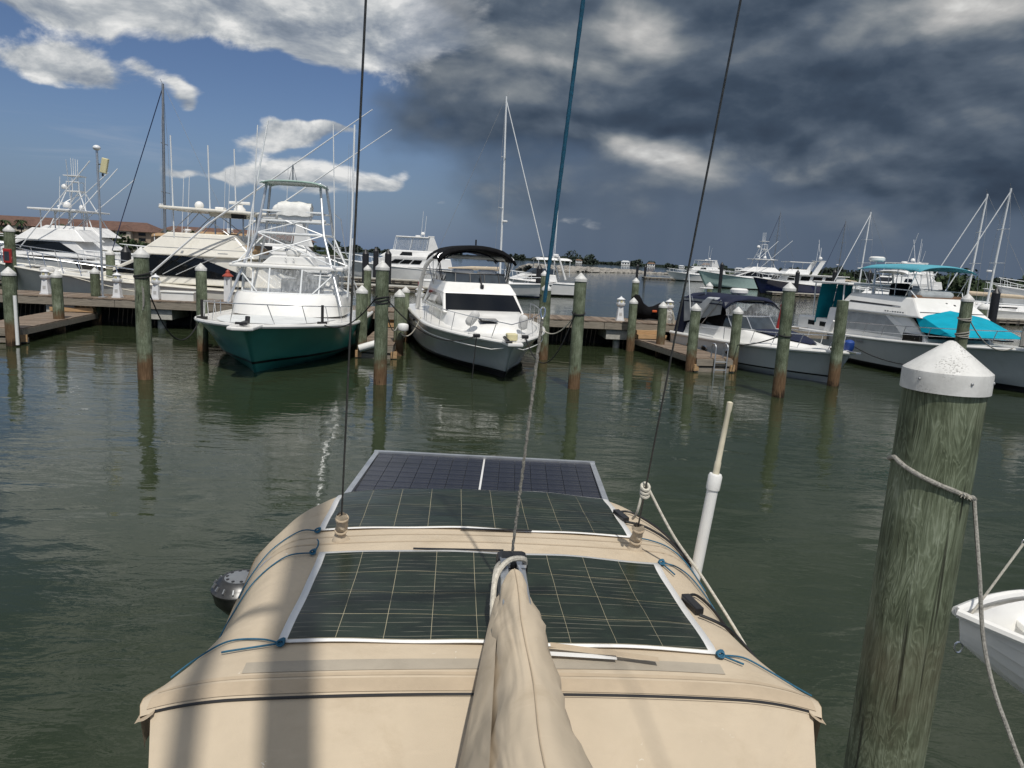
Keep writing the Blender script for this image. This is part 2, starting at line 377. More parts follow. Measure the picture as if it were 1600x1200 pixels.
def soil_canvas():
    """bird spots and a grid of weave on the tan cloth"""
    t = M['tan_canvas'].node_tree; g = NG(t); b = t.nodes['Principled BSDF']; src = b.inputs['Base Color'].links[0].from_socket
    oc = g.new('ShaderNodeTexCoord').outputs['Object']; x, y, z = g.xyz(oc)
    sp = g.m('MULTIPLY', g.sstep(g.noise(oc, 46.0, 2, 0.5, 0.8), 0.715, 0.745), g.sstep(g.noise(oc, 3.0, 2, 0.5), 0.52, 0.62))
    c = g.mix(g.m('MULTIPLY', sp, 0.8), src, (0.66, 0.63, 0.56))
    c = g.mix(g.sstep(g.noise(g.vm('MULTIPLY', oc, (3, 14, 3)), 1.6, 5, 0.6, 0.5), 0.56, 0.74, 0, 0.28), c, (0.58, 0.49, 0.37))
    g.put(b.inputs['Base Color'], c)
    bn = b.inputs['Normal'].links[0].from_node; h0 = bn.inputs['Height'].links[0].from_socket
    bn.inputs['Strength'].default_value = 0.5
    g.put(bn.inputs['Height'], g.m('ADD', g.m('MULTIPLY', h0, 0.12), g.m('MULTIPLY', g.noise(g.vm('MULTIPLY', oc, (1.0, 2.2, 1.0)), 3.2, 3, 0.5, 0.9), 1.6)))
soil_canvas()
def cover_canvas():
    """tan cloth pulled into soft folds over a stowed sail"""
    m = M['tan_canvas'].copy(); m.name = 'cover_canvas'; t = m.node_tree; g = NG(t); b = t.nodes['Principled BSDF']
    oc = g.new('ShaderNodeTexCoord').outputs['Object']; mp = g.new('ShaderNodeMapping'); g.put(mp.inputs[0], oc); mp.inputs['Rotation'].default_value = (0.5, 0.3, 0.9); mp.inputs['Scale'].default_value = (7, 1.5, 3)
    bn = g.new('ShaderNodeBump'); bn.inputs['Strength'].default_value = 0.55; bn.inputs['Distance'].default_value = 0.05
    g.put(bn.inputs['Height'], g.m('ADD', g.noise(mp.outputs[0], 1.0, 2, 0.4, 1.2), g.m('MULTIPLY', g.noise(oc, 420, 2, 0.5), 0.01)))
    g.put(b.inputs['Normal'], bn.outputs[0]); M['cover_canvas'] = m
cover_canvas()

def wood_planks():
    m = bpy.data.materials.new('planks'); m.use_nodes = True; t = m.node_tree; g = NG(t); b = t.nodes['Principled BSDF']
    oc = g.new('ShaderNodeTexCoord').outputs['Object']; rnd = g.new('ShaderNodeObjectInfo').outputs['Random']
    p = g.vm('ADD', oc, g.cxyz(g.m('MULTIPLY', rnd, 40), g.m('MULTIPLY', rnd, 17), 0))
    mp = g.new('ShaderNodeMapping'); g.put(mp.inputs[0], p); mp.inputs['Scale'].default_value = (14, 1.2, 14)
    gr = g.noise(mp.outputs[0], 2.0, 6, 0.65, 0.4); bl = g.noise(p, 1.3, 4, 0.6)
    c = g.ramp(g.m('ADD', g.m('MULTIPLY', gr, 0.6), g.m('MULTIPLY', rnd, 0.4)), [(0.15, (0.095, 0.070, 0.052)), (0.5, (0.185, 0.138, 0.100)), (0.85, (0.27, 0.215, 0.165))])
    c = g.mix(g.sstep(bl, 0.5, 0.75, 0, .5), c, (0.24, 0.22, 0.20))
    g.put(b.inputs['Base Color'], c); b.inputs['Roughness'].default_value = 0.85
    bn = g.new('ShaderNodeBump'); bn.inputs['Strength'].default_value = 0.4; bn.inputs['Distance'].default_value = 0.01
    g.put(bn.inputs['Height'], gr); g.put(b.inputs['Normal'], bn.outputs[0]); M['planks'] = m
wood_planks()

def piling_wood():
    """green treated pine, flame grain along the trunk, rust-brown stain above the water and a black tide line"""
    m = bpy.data.materials.new('piling_wood'); m.use_nodes = True; t = m.node_tree; g = NG(t); b = t.nodes['Principled BSDF']
    oc = g.new('ShaderNodeTexCoord').outputs['Object']; rnd = g.new('ShaderNodeObjectInfo').outputs['Random']
    x, y, z = g.xyz(oc)
    off = g.cxyz(g.m('MULTIPLY', rnd, 13), g.m('MULTIPLY', rnd, 7), g.m('MULTIPLY', rnd, 31))
    p = g.vm('ADD', oc, off)
    mp = g.new('ShaderNodeMapping'); g.put(mp.inputs[0], p); mp.inputs['Scale'].default_value = (9, 9, 1.5)
    rings = g.noise(mp.outputs[0], 1.6, 3, 0.5, 1.1)
    rr = g.m('FRACT', g.m('MULTIPLY', rings, 11.0)); flame = g.m('SUBTRACT', 1.0, g.m('ABSOLUTE', g.m('SUBTRACT', g.m('MULTIPLY', rr, 2.0), 1.0)))
    mp2 = g.new('ShaderNodeMapping'); g.put(mp2.inputs[0], p); mp2.inputs['Scale'].default_value = (60, 60, 3.5)
    fib = g.noise(mp2.outputs[0], 1.0, 6, 0.7)
    blot = g.noise(p, 2.6, 5, 0.6)
    v = g.m('ADD', g.m('ADD', g.m('MULTIPLY', g.m('POWER', flame, 2.0), 0.17), g.m('MULTIPLY', fib, 0.74)), g.m('MULTIPLY', g.m('SUBTRACT', blot, 0.5), 0.85))
    c = g.ramp(v, [(0.14, (0.034, 0.040, 0.024)), (0.34, (0.086, 0.104, 0.064)), (0.52, (0.165, 0.195, 0.130)), (0.72, (0.285, 0.320, 0.240)), (0.92, (0.40, 0.42, 0.35))])
    c = g.mix(g.sstep(g.noise(p, 1.2, 4, 0.6), 0.52, 0.78, 0, 0.55), c, (0.105, 0.085, 0.055))
    mp3 = g.new('ShaderNodeMapping'); g.put(mp3.inputs[0], p); mp3.inputs['Scale'].default_value = (34, 34, 0.9)
    crack = g.sstep(g.noise(mp3.outputs[0], 1.0, 3, 0.5, 0.3), 0.64, 0.70)
    c = g.mix(g.m('MULTIPLY', crack, 0.8), c, (0.014, 0.014, 0.009))
    # tide stain: object z is height above the water
    edge = g.m('ADD', z, g.m('MULTIPLY', g.m('SUBTRACT', fib, 0.5), 1.4)); edge = g.m('ADD', g.m('ADD', edge, g.m('MULTIPLY', g.m('SUBTRACT', blot, 0.5), 1.0)), g.m('MULTIPLY', rnd, 0.35))
    rust = g.mix(g.sstep(fib, 0.3, 0.75), (0.075, 0.043, 0.021), (0.225, 0.142, 0.080))
    c = g.mix(g.m('SUBTRACT', 1.0, g.sstep(edge, 0.55, 1.05)), c, rust)
    c = g.mix(g.m('SUBTRACT', 1.0, g.sstep(edge, 0.05, 0.24)), c, (0.022, 0.014, 0.008))
    g.put(b.inputs['Base Color'], c); b.inputs['Roughness'].default_value = 0.8; b.inputs['Specular IOR Level'].default_value = 0.25
    bn = g.new('ShaderNodeBump'); bn.inputs['Strength'].default_value = 0.55; bn.inputs['Distance'].default_value = 0.012
    g.put(bn.inputs['Height'], g.m('SUBTRACT', g.m('ADD', fib, g.m('MULTIPLY', flame, 0.2)), crack)); g.put(b.inputs['Normal'], bn.outputs[0]); M['piling_wood'] = m
piling_wood()

def cell_mat(name, c0, c1, lines, rough):
    """solar cell: dark silicon with fine pale busbars along x (object space metres)"""
    m = bpy.data.materials.new(name); m.use_nodes = True; t = m.node_tree; g = NG(t); b = t.nodes['Principled BSDF']
    oc = g.new('ShaderNodeTexCoord').outputs['Object']; rnd = g.new('ShaderNodeObjectInfo').outputs['Random']
    x, y, z = g.xyz(oc)
    n = g.noise(g.vm('MULTIPLY', oc, (2.5, 5, 1)), 2.0, 5, 0.6)
    c = g.mix(g.m('ADD', g.m('MULTIPLY', g.sstep(n, 0.3, 0.7), 0.65), g.m('MULTIPLY', rnd, 0.35)), c0, c1)
    fr = g.m('FRACT', g.m('MULTIPLY', y, lines)); ln = g.m('LESS_THAN', fr, 0.09)
    c = g.mix(g.m('MULTIPLY', ln, g.m('MULTIPLY', g.sstep(g.noise(g.vm('MULTIPLY', oc, (6, 40, 1)), 1.0, 3), 0.4, 0.65), 0.55)), c, (0.30, 0.28, 0.22))
    g.put(b.inputs['Base Color'], c); b.inputs['Roughness'].default_value = rough; b.inputs['Specular IOR Level'].default_value = 0.28
    bn = g.new('ShaderNodeBump'); bn.inputs['Strength'].default_value = 0.25; bn.inputs['Distance'].default_value = 0.004
    g.put(bn.inputs['Height'], g.noise(g.vm('MULTIPLY', oc, (1, 2.4, 1)), 5.0, 3, 0.5)); g.put(b.inputs['Normal'], bn.outputs[0]); M[name] = m
cell_mat('flex_cell', (0.008, 0.013, 0.010), (0.022, 0.034, 0.022), 30.0, 0.28)
mat('cell_grid', (0.36, 0.33, 0.23), 0.5, var=0.1)
cell_mat('rigid_cell', (0.014, 0.016, 0.026), (0.020, 0.022, 0.036), 60.0, 0.16)

def vinyl():
    m = bpy.data.materials.new('clear_vinyl'); m.use_nodes = True; t = m.node_tree; g = NG(t); b = t.nodes['Principled BSDF']
    oc = g.new('ShaderNodeTexCoord').outputs['Object']
    mp = g.new('ShaderNodeMapping'); g.put(mp.inputs[0], oc); mp.inputs['Scale'].default_value = (7, 7, 1.0)
    n = g.noise(mp.outputs[0], 1.8, 4, 0.6, 0.5)
    b.inputs['Base Color'].default_value = (0.6, 0.62, 0.63, 1); b.inputs['Roughness'].default_value = 0.1
    g.put(b.inputs['Alpha'], g.sstep(n, 0.3, 0.85, 0.10, 0.55))
    bn = g.new('ShaderNodeBump'); bn.inputs['Strength'].default_value = 0.5; bn.inputs['Distance'].default_value = 0.05
    g.put(bn.inputs['Height'], n); g.put(b.inputs['Normal'], bn.outputs[0]); M['clear_vinyl'] = m
vinyl()
# ------------------------------------------------------------------ water
SLIP = rad(4.6)
def slip(u, v, z=0.0):
    c, s = math.cos(SLIP), math.sin(SLIP)
    return Vector((u*c - v*s, u*s + v*c, z))
def water_material():
    m = bpy.data.materials.new('water'); m.use_nodes = True; t = m.node_tree; g = NG(t); b = t.nodes['Principled BSDF']
    p = g.new('ShaderNodeNewGeometry').outputs['Position']
    n0 = g.noise(p, 0.06, 4, 0.55)
    c = g.mix(g.sstep(n0, 0.35, 0.65), (0.021, 0.030, 0.0145), (0.031, 0.041, 0.021))
    g.put(b.inputs['Base Color'], c); b.inputs['Roughness'].default_value = 0.035; b.inputs['IOR'].default_value = 1.333
    # wind ripples: elongated across the view, in patches of calmer and rougher water
    mp = g.new('ShaderNodeMapping'); g.put(mp.inputs[0], p); mp.inputs['Rotation'].default_value = (0, 0, rad(-18)); mp.inputs['Scale'].default_value = (0.55, 1.15, 1)
    a = g.noise(mp.outputs[0], 0.75, 2, 0.5, 0.5)
    mp2 = g.new('ShaderNodeMapping'); g.put(mp2.inputs[0], p); mp2.inputs['Rotation'].default_value = (0, 0, rad(14)); mp2.inputs['Scale'].default_value = (0.5, 1.2, 1)
    bb = g.noise(mp2.outputs[0], 2.6, 3, 0.55, 0.8)
    cc = g.noise(mp.outputs[0], 9.0, 3, 0.55, 0.6)
    patch = g.sstep(g.noise(p, 0.16, 3, 0.5), 0.36, 0.66, 0.25, 1.0)
    h = g.m('ADD', g.m('MULTIPLY', a, 0.030), g.m('MULTIPLY', g.m('ADD', g.m('MULTIPLY', bb, 0.0145), g.m('MULTIPLY', cc, 0.0034)), patch))
    bn = g.new('ShaderNodeBump'); bn.inputs['Strength'].default_value = 1.0; bn.inputs['Distance'].default_value = 1.0
    g.put(bn.inputs['Height'], h); g.put(b.inputs['Normal'], bn.outputs[0]); M['water'] = m
water_material()
w = MB(); w.add([(-4000, -60, 0), (4000, -60, 0), (4000, 6000, 0), (-4000, 6000, 0)], [(0, 1, 2, 3)])
wo_ = w.build('water', 'water'); wo_['kind'] = 'structure'; wo_['label'] = 'dark green rippled harbour water'

# ------------------------------------------------------------------ pilings
def wobble(seed):
    r = random.Random(seed); a = [r.uniform(0, 6.28) for _ in range(4)]
    return lambda w, h: 1 + 0.012*math.sin(2*w+a[0]+h*0.6) + 0.008*math.sin(3*w+a[1]-h*1.1) + 0.006*math.sin(5*w+a[2]+h*2.3)
def piling(x, y, top, r, label, group, cap=True, lean=(0, 0), rz=0.0, name='mooring_piling', n=18, ck=1.06):
    """top = apex of the cap (or cut end)"""
    ch = r*ck
    zt = top - (ch+0.02 if cap else 0)
    t = thing(name, label, 'piling', (x, y, 0), rz, group)
    hs = [-1.2, -0.3, 0.0, 0.25, 0.6, 1.0, 1.5, 2.0, 2.5, 3.0]; hs = [h for h in hs if h < zt-0.1]+[zt]
    mb = MB(); wf = wobble(int(x*91+y*37)); prof = [(r*(1.03 - 0.03*h/3.0), h) for h in hs]
    mb.lathe(prof, (0, 0, 0), n, 0, True, wob=wf); m = len(mb.v)
    mb.add([mb.v[m-n+k] for k in range(n)]+[(0, 0, zt+0.015)], [(k, (k+1) % n, n) for k in range(n)])
    for i, v in enumerate(mb.v): mb.v[i] = (v[0]+lean[0]*v[2], v[1]+lean[1]*v[2], v[2])
    mb.build('post', 'piling_wood', t)
    if cap:
        c = MB(); z0 = zt-0.075
        prof = [(r*1.03, z0), (r*1.085, z0), (r*1.085, z0+0.072), (r*1.075, z0+0.082), (r*0.55, z0+0.082+ch*0.50), (r*0.10, z0+0.082+ch*0.92), (0.002, z0+0.082+ch*0.95)]
        c.lathe(prof, (lean[0]*zt, lean[1]*zt, 0), max(20, n), 0, True)
        cp = c.build('cap', 'cap_white', t); 
        for p in cp.data.polygons: p.use_smooth = True
        e = cp.modifiers.new('e', 'EDGE_SPLIT'); e.split_angle = rad(38)
    return t
G1 = 'white capped mooring pilings'
PIL = [  # x, y, apex z, radius, label
 (-10.05, 19.85, 3.59, .19, 'tall capped piling in front of the green hulled boat, black rope tied near its top', True),
 (-3.81, 20.93, 3.55, .185, 'tall capped piling between green boat and white bridge boat, black rope round its middle', True),
 (1.86, 21.87, 3.48, .175, 'tall capped piling standing alone right of the white bridge boat, before the wooden dock', True),
 (8.17, 22.28, 3.52, .18, 'tall capped piling in front of the cruiser with navy canvas, rusty foot', True),
 (-16.9, 24.60, 2.66, .205, 'capped piling at the outer end of the low finger dock, white pipe strapped to it', True),
 (-17.7, 28.45, 2.44, .19, 'capped piling halfway along the low finger dock beside the cream boat', True),
 (-18.2, 31.9, 2.48, .185, 'capped piling where the low finger dock meets the main dock beside light pole', True),
 (-10.94, 25.68, 3.08, .18, 'capped piling close behind the bow rail of the green hulled boat', True),
 (-5.53, 26.43, 2.57, .2, 'capped piling at corner of centre finger dock beside the green hull', True),
 (-4.28, 27.1, 2.46, .185, 'capped piling at corner of centre finger dock beside the white bridge boat', True),
 (-4.75, 31.6, 2.37, .17, 'capped piling at the root of the centre finger dock before white pedestal', True),
 (-5.9, 31.9, 2.52, .17, 'capped piling at root of centre finger dock on the green boat side', True),
 (1.13, 27.95, 2.92, .175, 'capped piling just right of the white bridge boat with light grey rope', True),
 (5.12, 32.3, 2.37, .18, 'capped piling against the dock in front of the black covered scooter', True),
 (6.15, 30.9, 2.33, .175, 'capped piling on the long ladder finger dock, nearest the dock junction', True),
 (6.53, 26.89, 2.52, .18, 'capped piling at the outer corner of the ladder finger dock', True),
 (8.25, 27.5, 2.45, .18, 'capped piling beside the aluminium ladder and the navy canvas cruiser', True),
 (11.05, 25.1, 2.93, .185, 'uncapped piling cut flat beside the bow of the navy canvas cruiser', False),
 (14.9, 24.6, 3.42, .185, 'tall capped piling beside the turquoise canvas boat, grey rope wrapped twice round it', True),
 (19.6, 31.2, 2.95, .18, 'capped piling beyond the foredeck of the turquoise canvas boat', True),
 (-19.2, 35.0, 3.25, .2, 'capped piling behind the main dock with white rope round it, by light pole', True),
 (-24.0, 35.1, 4.12, .23, 'tallest capped piling behind the dock with a red extinguisher box', True),
 (-7.1, 35.2, 3.12, .175, 'capped piling behind the dock showing above the centre finger, left of the bridge boat', True),
 (1.27, 35.4, 3.28, .16, 'slim capped piling behind the dock beside the moored sailing yacht', True),
 (5.66, 35.6, 3.17, .165, 'capped piling behind the dock rising above the black covered scooter', True),
 (9.2, 35.7, 3.14, .165, 'capped piling behind the dock, beside radar of the navy canvas cruiser', True),
]
for (x, y, tp, r, lab, cp) in PIL: piling(x, y, tp, r, lab, G1, cp, (random.uniform(-.006, .006), random.uniform(-.006, .006)))
# the great near piling
big = piling(1.746, 3.0, 3.578, .153, 'huge weathered green piling close by the tan canopy, grey rope looped round it', G1, True, (0.010, 0), n=48, ck=.84)
for k in (0.6, 2.1, 3.6, 4.75, 5.6):
    s = MB(); s.sphere((0, 0, 0), 0.006, 8, 6)
    o = s.build('screw', 'dull_metal', big); o.location = (0.010*3.39+math.cos(k)*0.1665, math.sin(k)*0.1665, 3.405)

# ------------------------------------------------------------------ docks
def plank_mesh(L, w=0.185, th=0.045):
    mb = MB(); mb.box((0, 0, 0), (w, L, th)); o = mb.build('plank', 'planks', None); me = o.data; bpy.data.objects.remove(o); return me
DOCK_V0, DOCK_V1, DOCK_Z = 32.4, 34.7, 1.22
dk = thing('wooden_dock', 'long weathered plank dock on concrete caps running across behind the moored boats', 'dock', (0, 0, 0), SLIP)
pm = plank_mesh(DOCK_V1-DOCK_V0+0.1)
u = -27.0
while u < 15.0:
    o = bpy.data.objects.new('plank', pm); COL.objects.link(o); o.parent = dk
    o.location = (u, (DOCK_V0+DOCK_V1)/2+random.uniform(-.015, .015), DOCK_Z-0.022+random.uniform(-.004, .004)); o.rotation_euler = (0, random.uniform(-.006, .006), 0); u += 0.2
for v in (DOCK_V0, DOCK_V1):
    k = -27.0
    while k < 15:
        mb = MB(); mb.box((k+2.09, v, DOCK_Z-0.21), (4.18, 0.075, 0.30)); mb.build('fascia_board', 'beam_timber', dk); k += 4.2
for k in range(-26, 15, 4):
    mb = MB(); mb.box((k+1.3, (DOCK_V0+DOCK_V1)/2, DOCK_Z-0.60), (1.15, 2.1, 0.44)); mb.build('concrete_cap', 'concrete', dk, bevel=0.015)
    mb = MB(); mb.lathe([(0.17, -1.2), (0.17, DOCK_Z-0.8)], (k+1.3, DOCK_V0+0.5, 0), 12); mb.build('support_pile', 'concrete', dk)
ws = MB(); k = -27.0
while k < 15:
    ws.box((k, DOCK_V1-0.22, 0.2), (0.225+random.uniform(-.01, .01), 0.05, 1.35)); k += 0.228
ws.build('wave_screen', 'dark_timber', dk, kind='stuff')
def finger(end, rz, wd, L, label, zf=0.52):
    """end = world position of the middle of the outer end, planks run across"""
    t = thing('finger_dock', label, 'dock', (end[0], end[1], 0), rz, 'low finger docks between the slips')
    me = plank_mesh(0.185, wd+0.06); v = 0.1
    while v < L-0.06:
        o = bpy.data.objects.new('plank', me); COL.objects.link(o); o.parent = t
        o.location = (random.uniform(-.012, .012), v, zf-0.022+random.uniform(-.004, .004)); v += 0.2
    for uu in (-wd/2, wd/2):
        mb = MB(); mb.box((uu, L/2, zf-0.15), (0.08, L, 0.20)); mb.build('side_beam', 'beam_timber', t)
    mb = MB(); mb.box((0, -0.035, zf-0.16), (wd+0.1, 0.07, 0.24)); mb.build('end_beam', 'beam_timber', t)
    mb = MB(); mb.box((0, 0.05, zf-0.43), (wd+0.3, 0.14, 0.18)); mb.build('cross_brace', 'beam_timber', t)
    mb = MB(); mb.box((0, L-0.25, zf+0.12), (wd, 0.36, 0.17)); mb.build('step', 'new_timber', t)
    mb = MB(); mb.box((0, L-0.13, zf+0.30), (wd, 0.18, 0.17)); mb.build('step', 'new_timber', t)
    for uu in (-wd/2-.05, wd/2+.05):
        mb = MB(); mb.box((uu, -.02, zf-.35), (.22, .10, .24), rz=.3); mb.build('corner_block', 'new_timber', t)
    return t
fl = finger((-17.75, 24.95), rad(9.5), 1.7, 6.6, 'low finger dock beneath the bow of the cream sportfishing boat', 0.55)
fc = finger((-4.9, 26.0), rad(4.0), 1.15, 6.5, 'low finger dock between green boat and white bridge boat, foam log at its end', 0.50)
fr = finger((7.40, 26.95), rad(13.0), 1.35, 6.15, 'low finger dock with aluminium ladder beside the navy canvas cruiser', 0.52)
# timber knee at the ladder finger and pale pipe on the left finger piling
pp = MB(); pp.tube([(-16.66, 24.46, 0.05), (-16.66, 24.46, 1.7)], 0.055, 12); tag(pp.build('pipe_guard', 'pvc'), 'white plastic pipe strapped upright to the finger dock end piling', 'pipe')
# ladder
ld = thing('dock_ladder', 'aluminium swim ladder with two hooped rails on the finger dock end', 'ladder', (7.62, 26.86, 0), rad(13))
for sx in (-.24, .24):
    mb = MB(); mb.tube([(sx, 0, -0.75), (sx, 0, .9)]+[(sx, .16-.16*math.cos(a), .9+.16*math.sin(a)) for a in (0.4, .8, 1.2, 1.57, 1.95, 2.4, 2.8)]+[(sx, .32, .9), (sx, .32, 0.5)], 0.024, 8); mb.build('rail', 'aluminium', ld)
for z in (-.5, -.2, 0.1, 0.4):
    mb = MB(); mb.tube([(-.24, 0, z), (.24, 0, z)], 0.02, 8); mb.build('rung', 'aluminium', ld)

# power pedestals shaped like little lighthouses
def pedestal_proto():
    t = thing('power_pedestal', '', 'pedestal')
    a = MB(); a.box((0, 0, .03), (.36, .36, .06)); a.build('base', 'pedestal_white', t)
    a = MB(); a.box((0, 0, .34), (.31, .31, .56), taper=.68); a.build('tower', 'pedestal_white', t, bevel=.012)
    a = MB(); a.lathe([(.10, .62), (.20, .70), (.215, .76), (.215, .80), (.15, .80)], n=8, smooth=False); a.build('gallery', 'pedestal_white', t)
    a = MB(); a.lathe([(.15, .80), (.15, .95)], n=8, smooth=False); l = a.build('lamp_housing', 'pedestal_white', t)
    for k in range(4):
        b = MB(); w = k*math.pi/2; b.box((math.cos(w)*.148, math.sin(w)*.148, .875), (.02, .10, .09), rz=w); b.build('lens', 'lens_yellow', l)
    a = MB(); a.lathe([(.19, .95), (.20, .965), (.04, 1.06), (.03, 1.10), (.002, 1.11)], n=8, smooth=False); a.build('roof', 'pedestal_white', t)
    a = MB(); a.box((0, -.135, .30), (.12, .02, .15)); a.build('socket_cover', 'grey_cover', t)
    return t
pd = pedestal_proto()
PED = [(-17.55, 33.1, 'white lighthouse shaped power pedestal between two pilings by the low finger dock'), (-14.55, 33.0, 'white lighthouse shaped power pedestal next to the dock light pole'),
       (-12.95, 33.0, 'white lighthouse shaped power pedestal beside the white dock box'), (7.4, 33.0, 'white lighthouse shaped power pedestal beside the black covered scooter'),
       (9.65, 33.0, 'white lighthouse shaped power pedestal hung with coiled white hoses'), (11.35, 33.1, 'white lighthouse shaped power pedestal behind the navy canvas cruiser'), (-1.65, 33.1, 'white lighthouse shaped power pedestal at the root of the centre finger dock')]
for i, (u, v, lab) in enumerate(PED):
    o = pd if i == 0 else copy_tree(pd)
    p = slip(u, v, DOCK_Z); o.location = p; o.rotation_euler = (0, 0, SLIP); tag(o, lab, 'pedestal', 'lighthouse power pedestals on the dock')
# hoses coiled on pedestal
hz = thing('water_hose', 'loops of pale hose hanging on the pedestal beside the ladder finger', 'hose', slip(9.65, 32.8, DOCK_Z), SLIP)
for i in range(7):
    mb = MB(); rx = .14+.02*(i % 3); mb.tube([(rx*math.cos(w), -.03*i, .35-.12*i*.4+(.28+.05*(i % 2))*math.sin(w)) for w in [k*math.pi/8 for k in range(16)]], .014, 6, closed=True); mb.build('loop', 'rope_white', hz)
# dock box, lighthouse post, small boxes, light pole
bx = thing('dock_box', 'low white dock box with lid on the dock below the cream boat', 'dock box', slip(-11.95, 32.95, DOCK_Z), SLIP)
a = MB(); a.box((0, 0, .17), (1.35, .55, .34)); a.build('box', 'gelcoat', bx, bevel=.02)
a = MB(); a.box((0, 0, .37), (1.43, .62, .07)); a.build('lid', 'gelcoat', bx, bevel=.02)
lp = thing('lighthouse_post', 'white square post with red lighthouse cap behind the green boat bow', 'post', slip(-10.1, 33.6, DOCK_Z), SLIP)
a = MB(); a.box((0, 0, .55), (.30, .30, 1.1), taper=.88); a.build('post', 'pedestal_white', lp, bevel=.01)
a = MB(); a.lathe([(.24, 1.1), (.24, 1.14), (.09, 1.25), (.09, 1.33), (.03, 1.40), (.002, 1.42)], n=12); a.build('cap', 'lighthouse_red', lp)
a = MB(); a.box((0, -.146, .85), (.03, .01, .22)); a.build('mark', 'black_plastic', lp)
lt = thing('light_pole', 'thin grey pole with round lamp on top and yellowish box antenna', 'light pole', slip(-15.05, 32.75, DOCK_Z), SLIP)
a = MB(); a.tube([(0, 0, 0), (0.02, 0, 3.0), (0, 0, 6.05)], .045, 10); a.build('pole', 'aluminium', lt)
a = MB(); a.box((0, 0, .02), (.26, .26, .04)); a.build('foot', 'aluminium', lt)
a = MB(); a.sphere((0, 0, 6.15), .15, 14, 8, sq=(1, 1, .75)); a.build('lamp_globe', 'pedestal_white', lt)
a = MB(); a.box((.28, 0, 5.45), (.26, .16, .62), ry=.2); a.build('antenna_box', 'lens_yellow', lt, bevel=.03)
a = MB(); a.tube([(0, 0, 5.5), (.17, 0, 5.5)], .025, 6); a.box((.2, 0, 5.08), (.06, .06, .12)); a.build('bracket', 'black_plastic', lt)
eb = thing('extinguisher_box', 'red fire extinguisher box hung on the tallest capped piling', 'extinguisher', (-23.95, 34.85, 2.35), SLIP)
a = MB(); a.box((0, 0, .3), (.34, .16, .66)); a.build('case', 'red_paint', eb, bevel=.03)
a = MB(); a.box((0, -.083, .3), (.22, .01, .42)); a.build('window', 'smoke_glass', eb)
# scooter under a black cover
bk = thing('covered_scooter', 'motor scooter under a crumpled black cover with orange reflector on the dock', 'scooter', slip(9.15, 34.1, DOCK_Z), SLIP)
a = MB(); secs = []
prof = [(-1.0, .12, .30, 1.02), (-.82, .30, .10, 1.14), (-.62, .34, .06, 1.12), (-.45, .30, .05, .80), (-.2, .30, .05, .62), (.05, .32, .05, .66), (.35, .36, .05, .80), (.62, .38, .05, .86), (.85, .34, .08, .74), (1.0, .18, .15, .5)]
for (xx, hw, z0, z1) in prof:
    q = []
    for k in range(14):
        w = 2*math.pi*k/14; jj = 1+.08*math.sin(5*w+xx*7)+.05*math.sin(9*w-xx*11)
        q.append((xx+.02*math.sin(7*w), hw*math.cos(w)*jj, (z0+z1)/2+(z1-z0)/2*math.sin(w)*jj))
    secs.append(q)
a.loft(secs, smooth=True, closed=True, cap0=True, cap1=True); a.build('cover', 'black_canvas', bk)
for xx in (-.7, .72):
    a = MB(); a.tube([(xx+.27*math.cos(w), 0, .27+.27*math.sin(w)) for w in [k*math.pi/8 for k in range(16)]], .055, 8, closed=True); a.build('wheel', 'rubber', bk)
a = MB(); a.box((.02, -.40, .45), (.22, .06, .10)); a.build('reflector', 'orange_paint', bk, bevel=.02)
# foam log and timber knee at the end of the centre finger
a = MB(); a.tube([(-5.45, 25.75, .36), (-4.55, 25.9, .66)], .13, 14); tag(a.build('foam_log', 'pvc'), 'pale foam log fender lying across the centre finger dock end', 'fender')

# ------------------------------------------------------------------ floating far piers and their black pilings
def far_pier(p0, p1, w, label, z=0.55, planks=True):
    p0 = Vector(p0); p1 = Vector(p1); d = p1-p0; L = d.length; a = math.atan2(d.y, d.x)
    t = thing('floating_pier', label, 'pier', (p0.x, p0.y, 0), a, 'floating piers across the basin')
    mb = MB(); mb.box((L/2, 0, z-.05), (L, w, .1)); mb.build('deck', 'concrete', t)
    mb = MB(); mb.box((L/2, -w/2-.05, z-.13), (L, .1, .12)); mb.box((L/2, -w/2-.05, z-.35), (L, .1, .12)); mb.build('rub_board', 'beam_timber', t)
    mb = MB(); k = .5
    while k < L: mb.box((k, -w/2+.15, z-.33), (.35, .5, .42)); k += 1.0
    mb.build('float_row', 'dark_timber', t, kind='stuff')
    mb = MB(); mb.box((L/2, .1, z-.3), (L, w-.5, .35)); mb.build('float_core', 'dark_timber', t)
    return t
# ------------------------------------------------------------------ the sailing boat the picture is taken from (slip frame: u across, v aft)
UC = 0.165
def hw_of(v):
    """half width of the canopy along its length"""
    k = [(2.10, 1.075), (2.14, 1.09), (2.22, 1.09), (2.45, 1.10), (2.9, 1.115), (3.15, 1.13), (3.30, 1.115), (3.6, 1.105), (3.80, 1.07), (3.95, .99), (4.05, .90), (4.12, .82)]
    for (a, x), (b, y) in zip(k, k[1:]):
        if v <= b: t = max(0, (v-a)/(b-a)); return x+(y-x)*t
    return k[-1][1]
def top_z(v):
    k = [(2.10, 2.445), (2.12, 2.460), (2.20, 2.478), (2.35, 2.49), (2.75, 2.485), (3.0, 2.49), (3.2, 2.51), (3.35, 2.507), (3.6, 2.50), (3.8, 2.50), (3.98, 2.495), (4.06, 2.46), (4.12, 2.38)]
    for (a, x), (b, y) in zip(k, k[1:]):
        if v <= b: t = max(0, (v-a)/(b-a)); t = t*t*(3-2*t) if False else t; return x+(y-x)*t
    return k[-1][1]
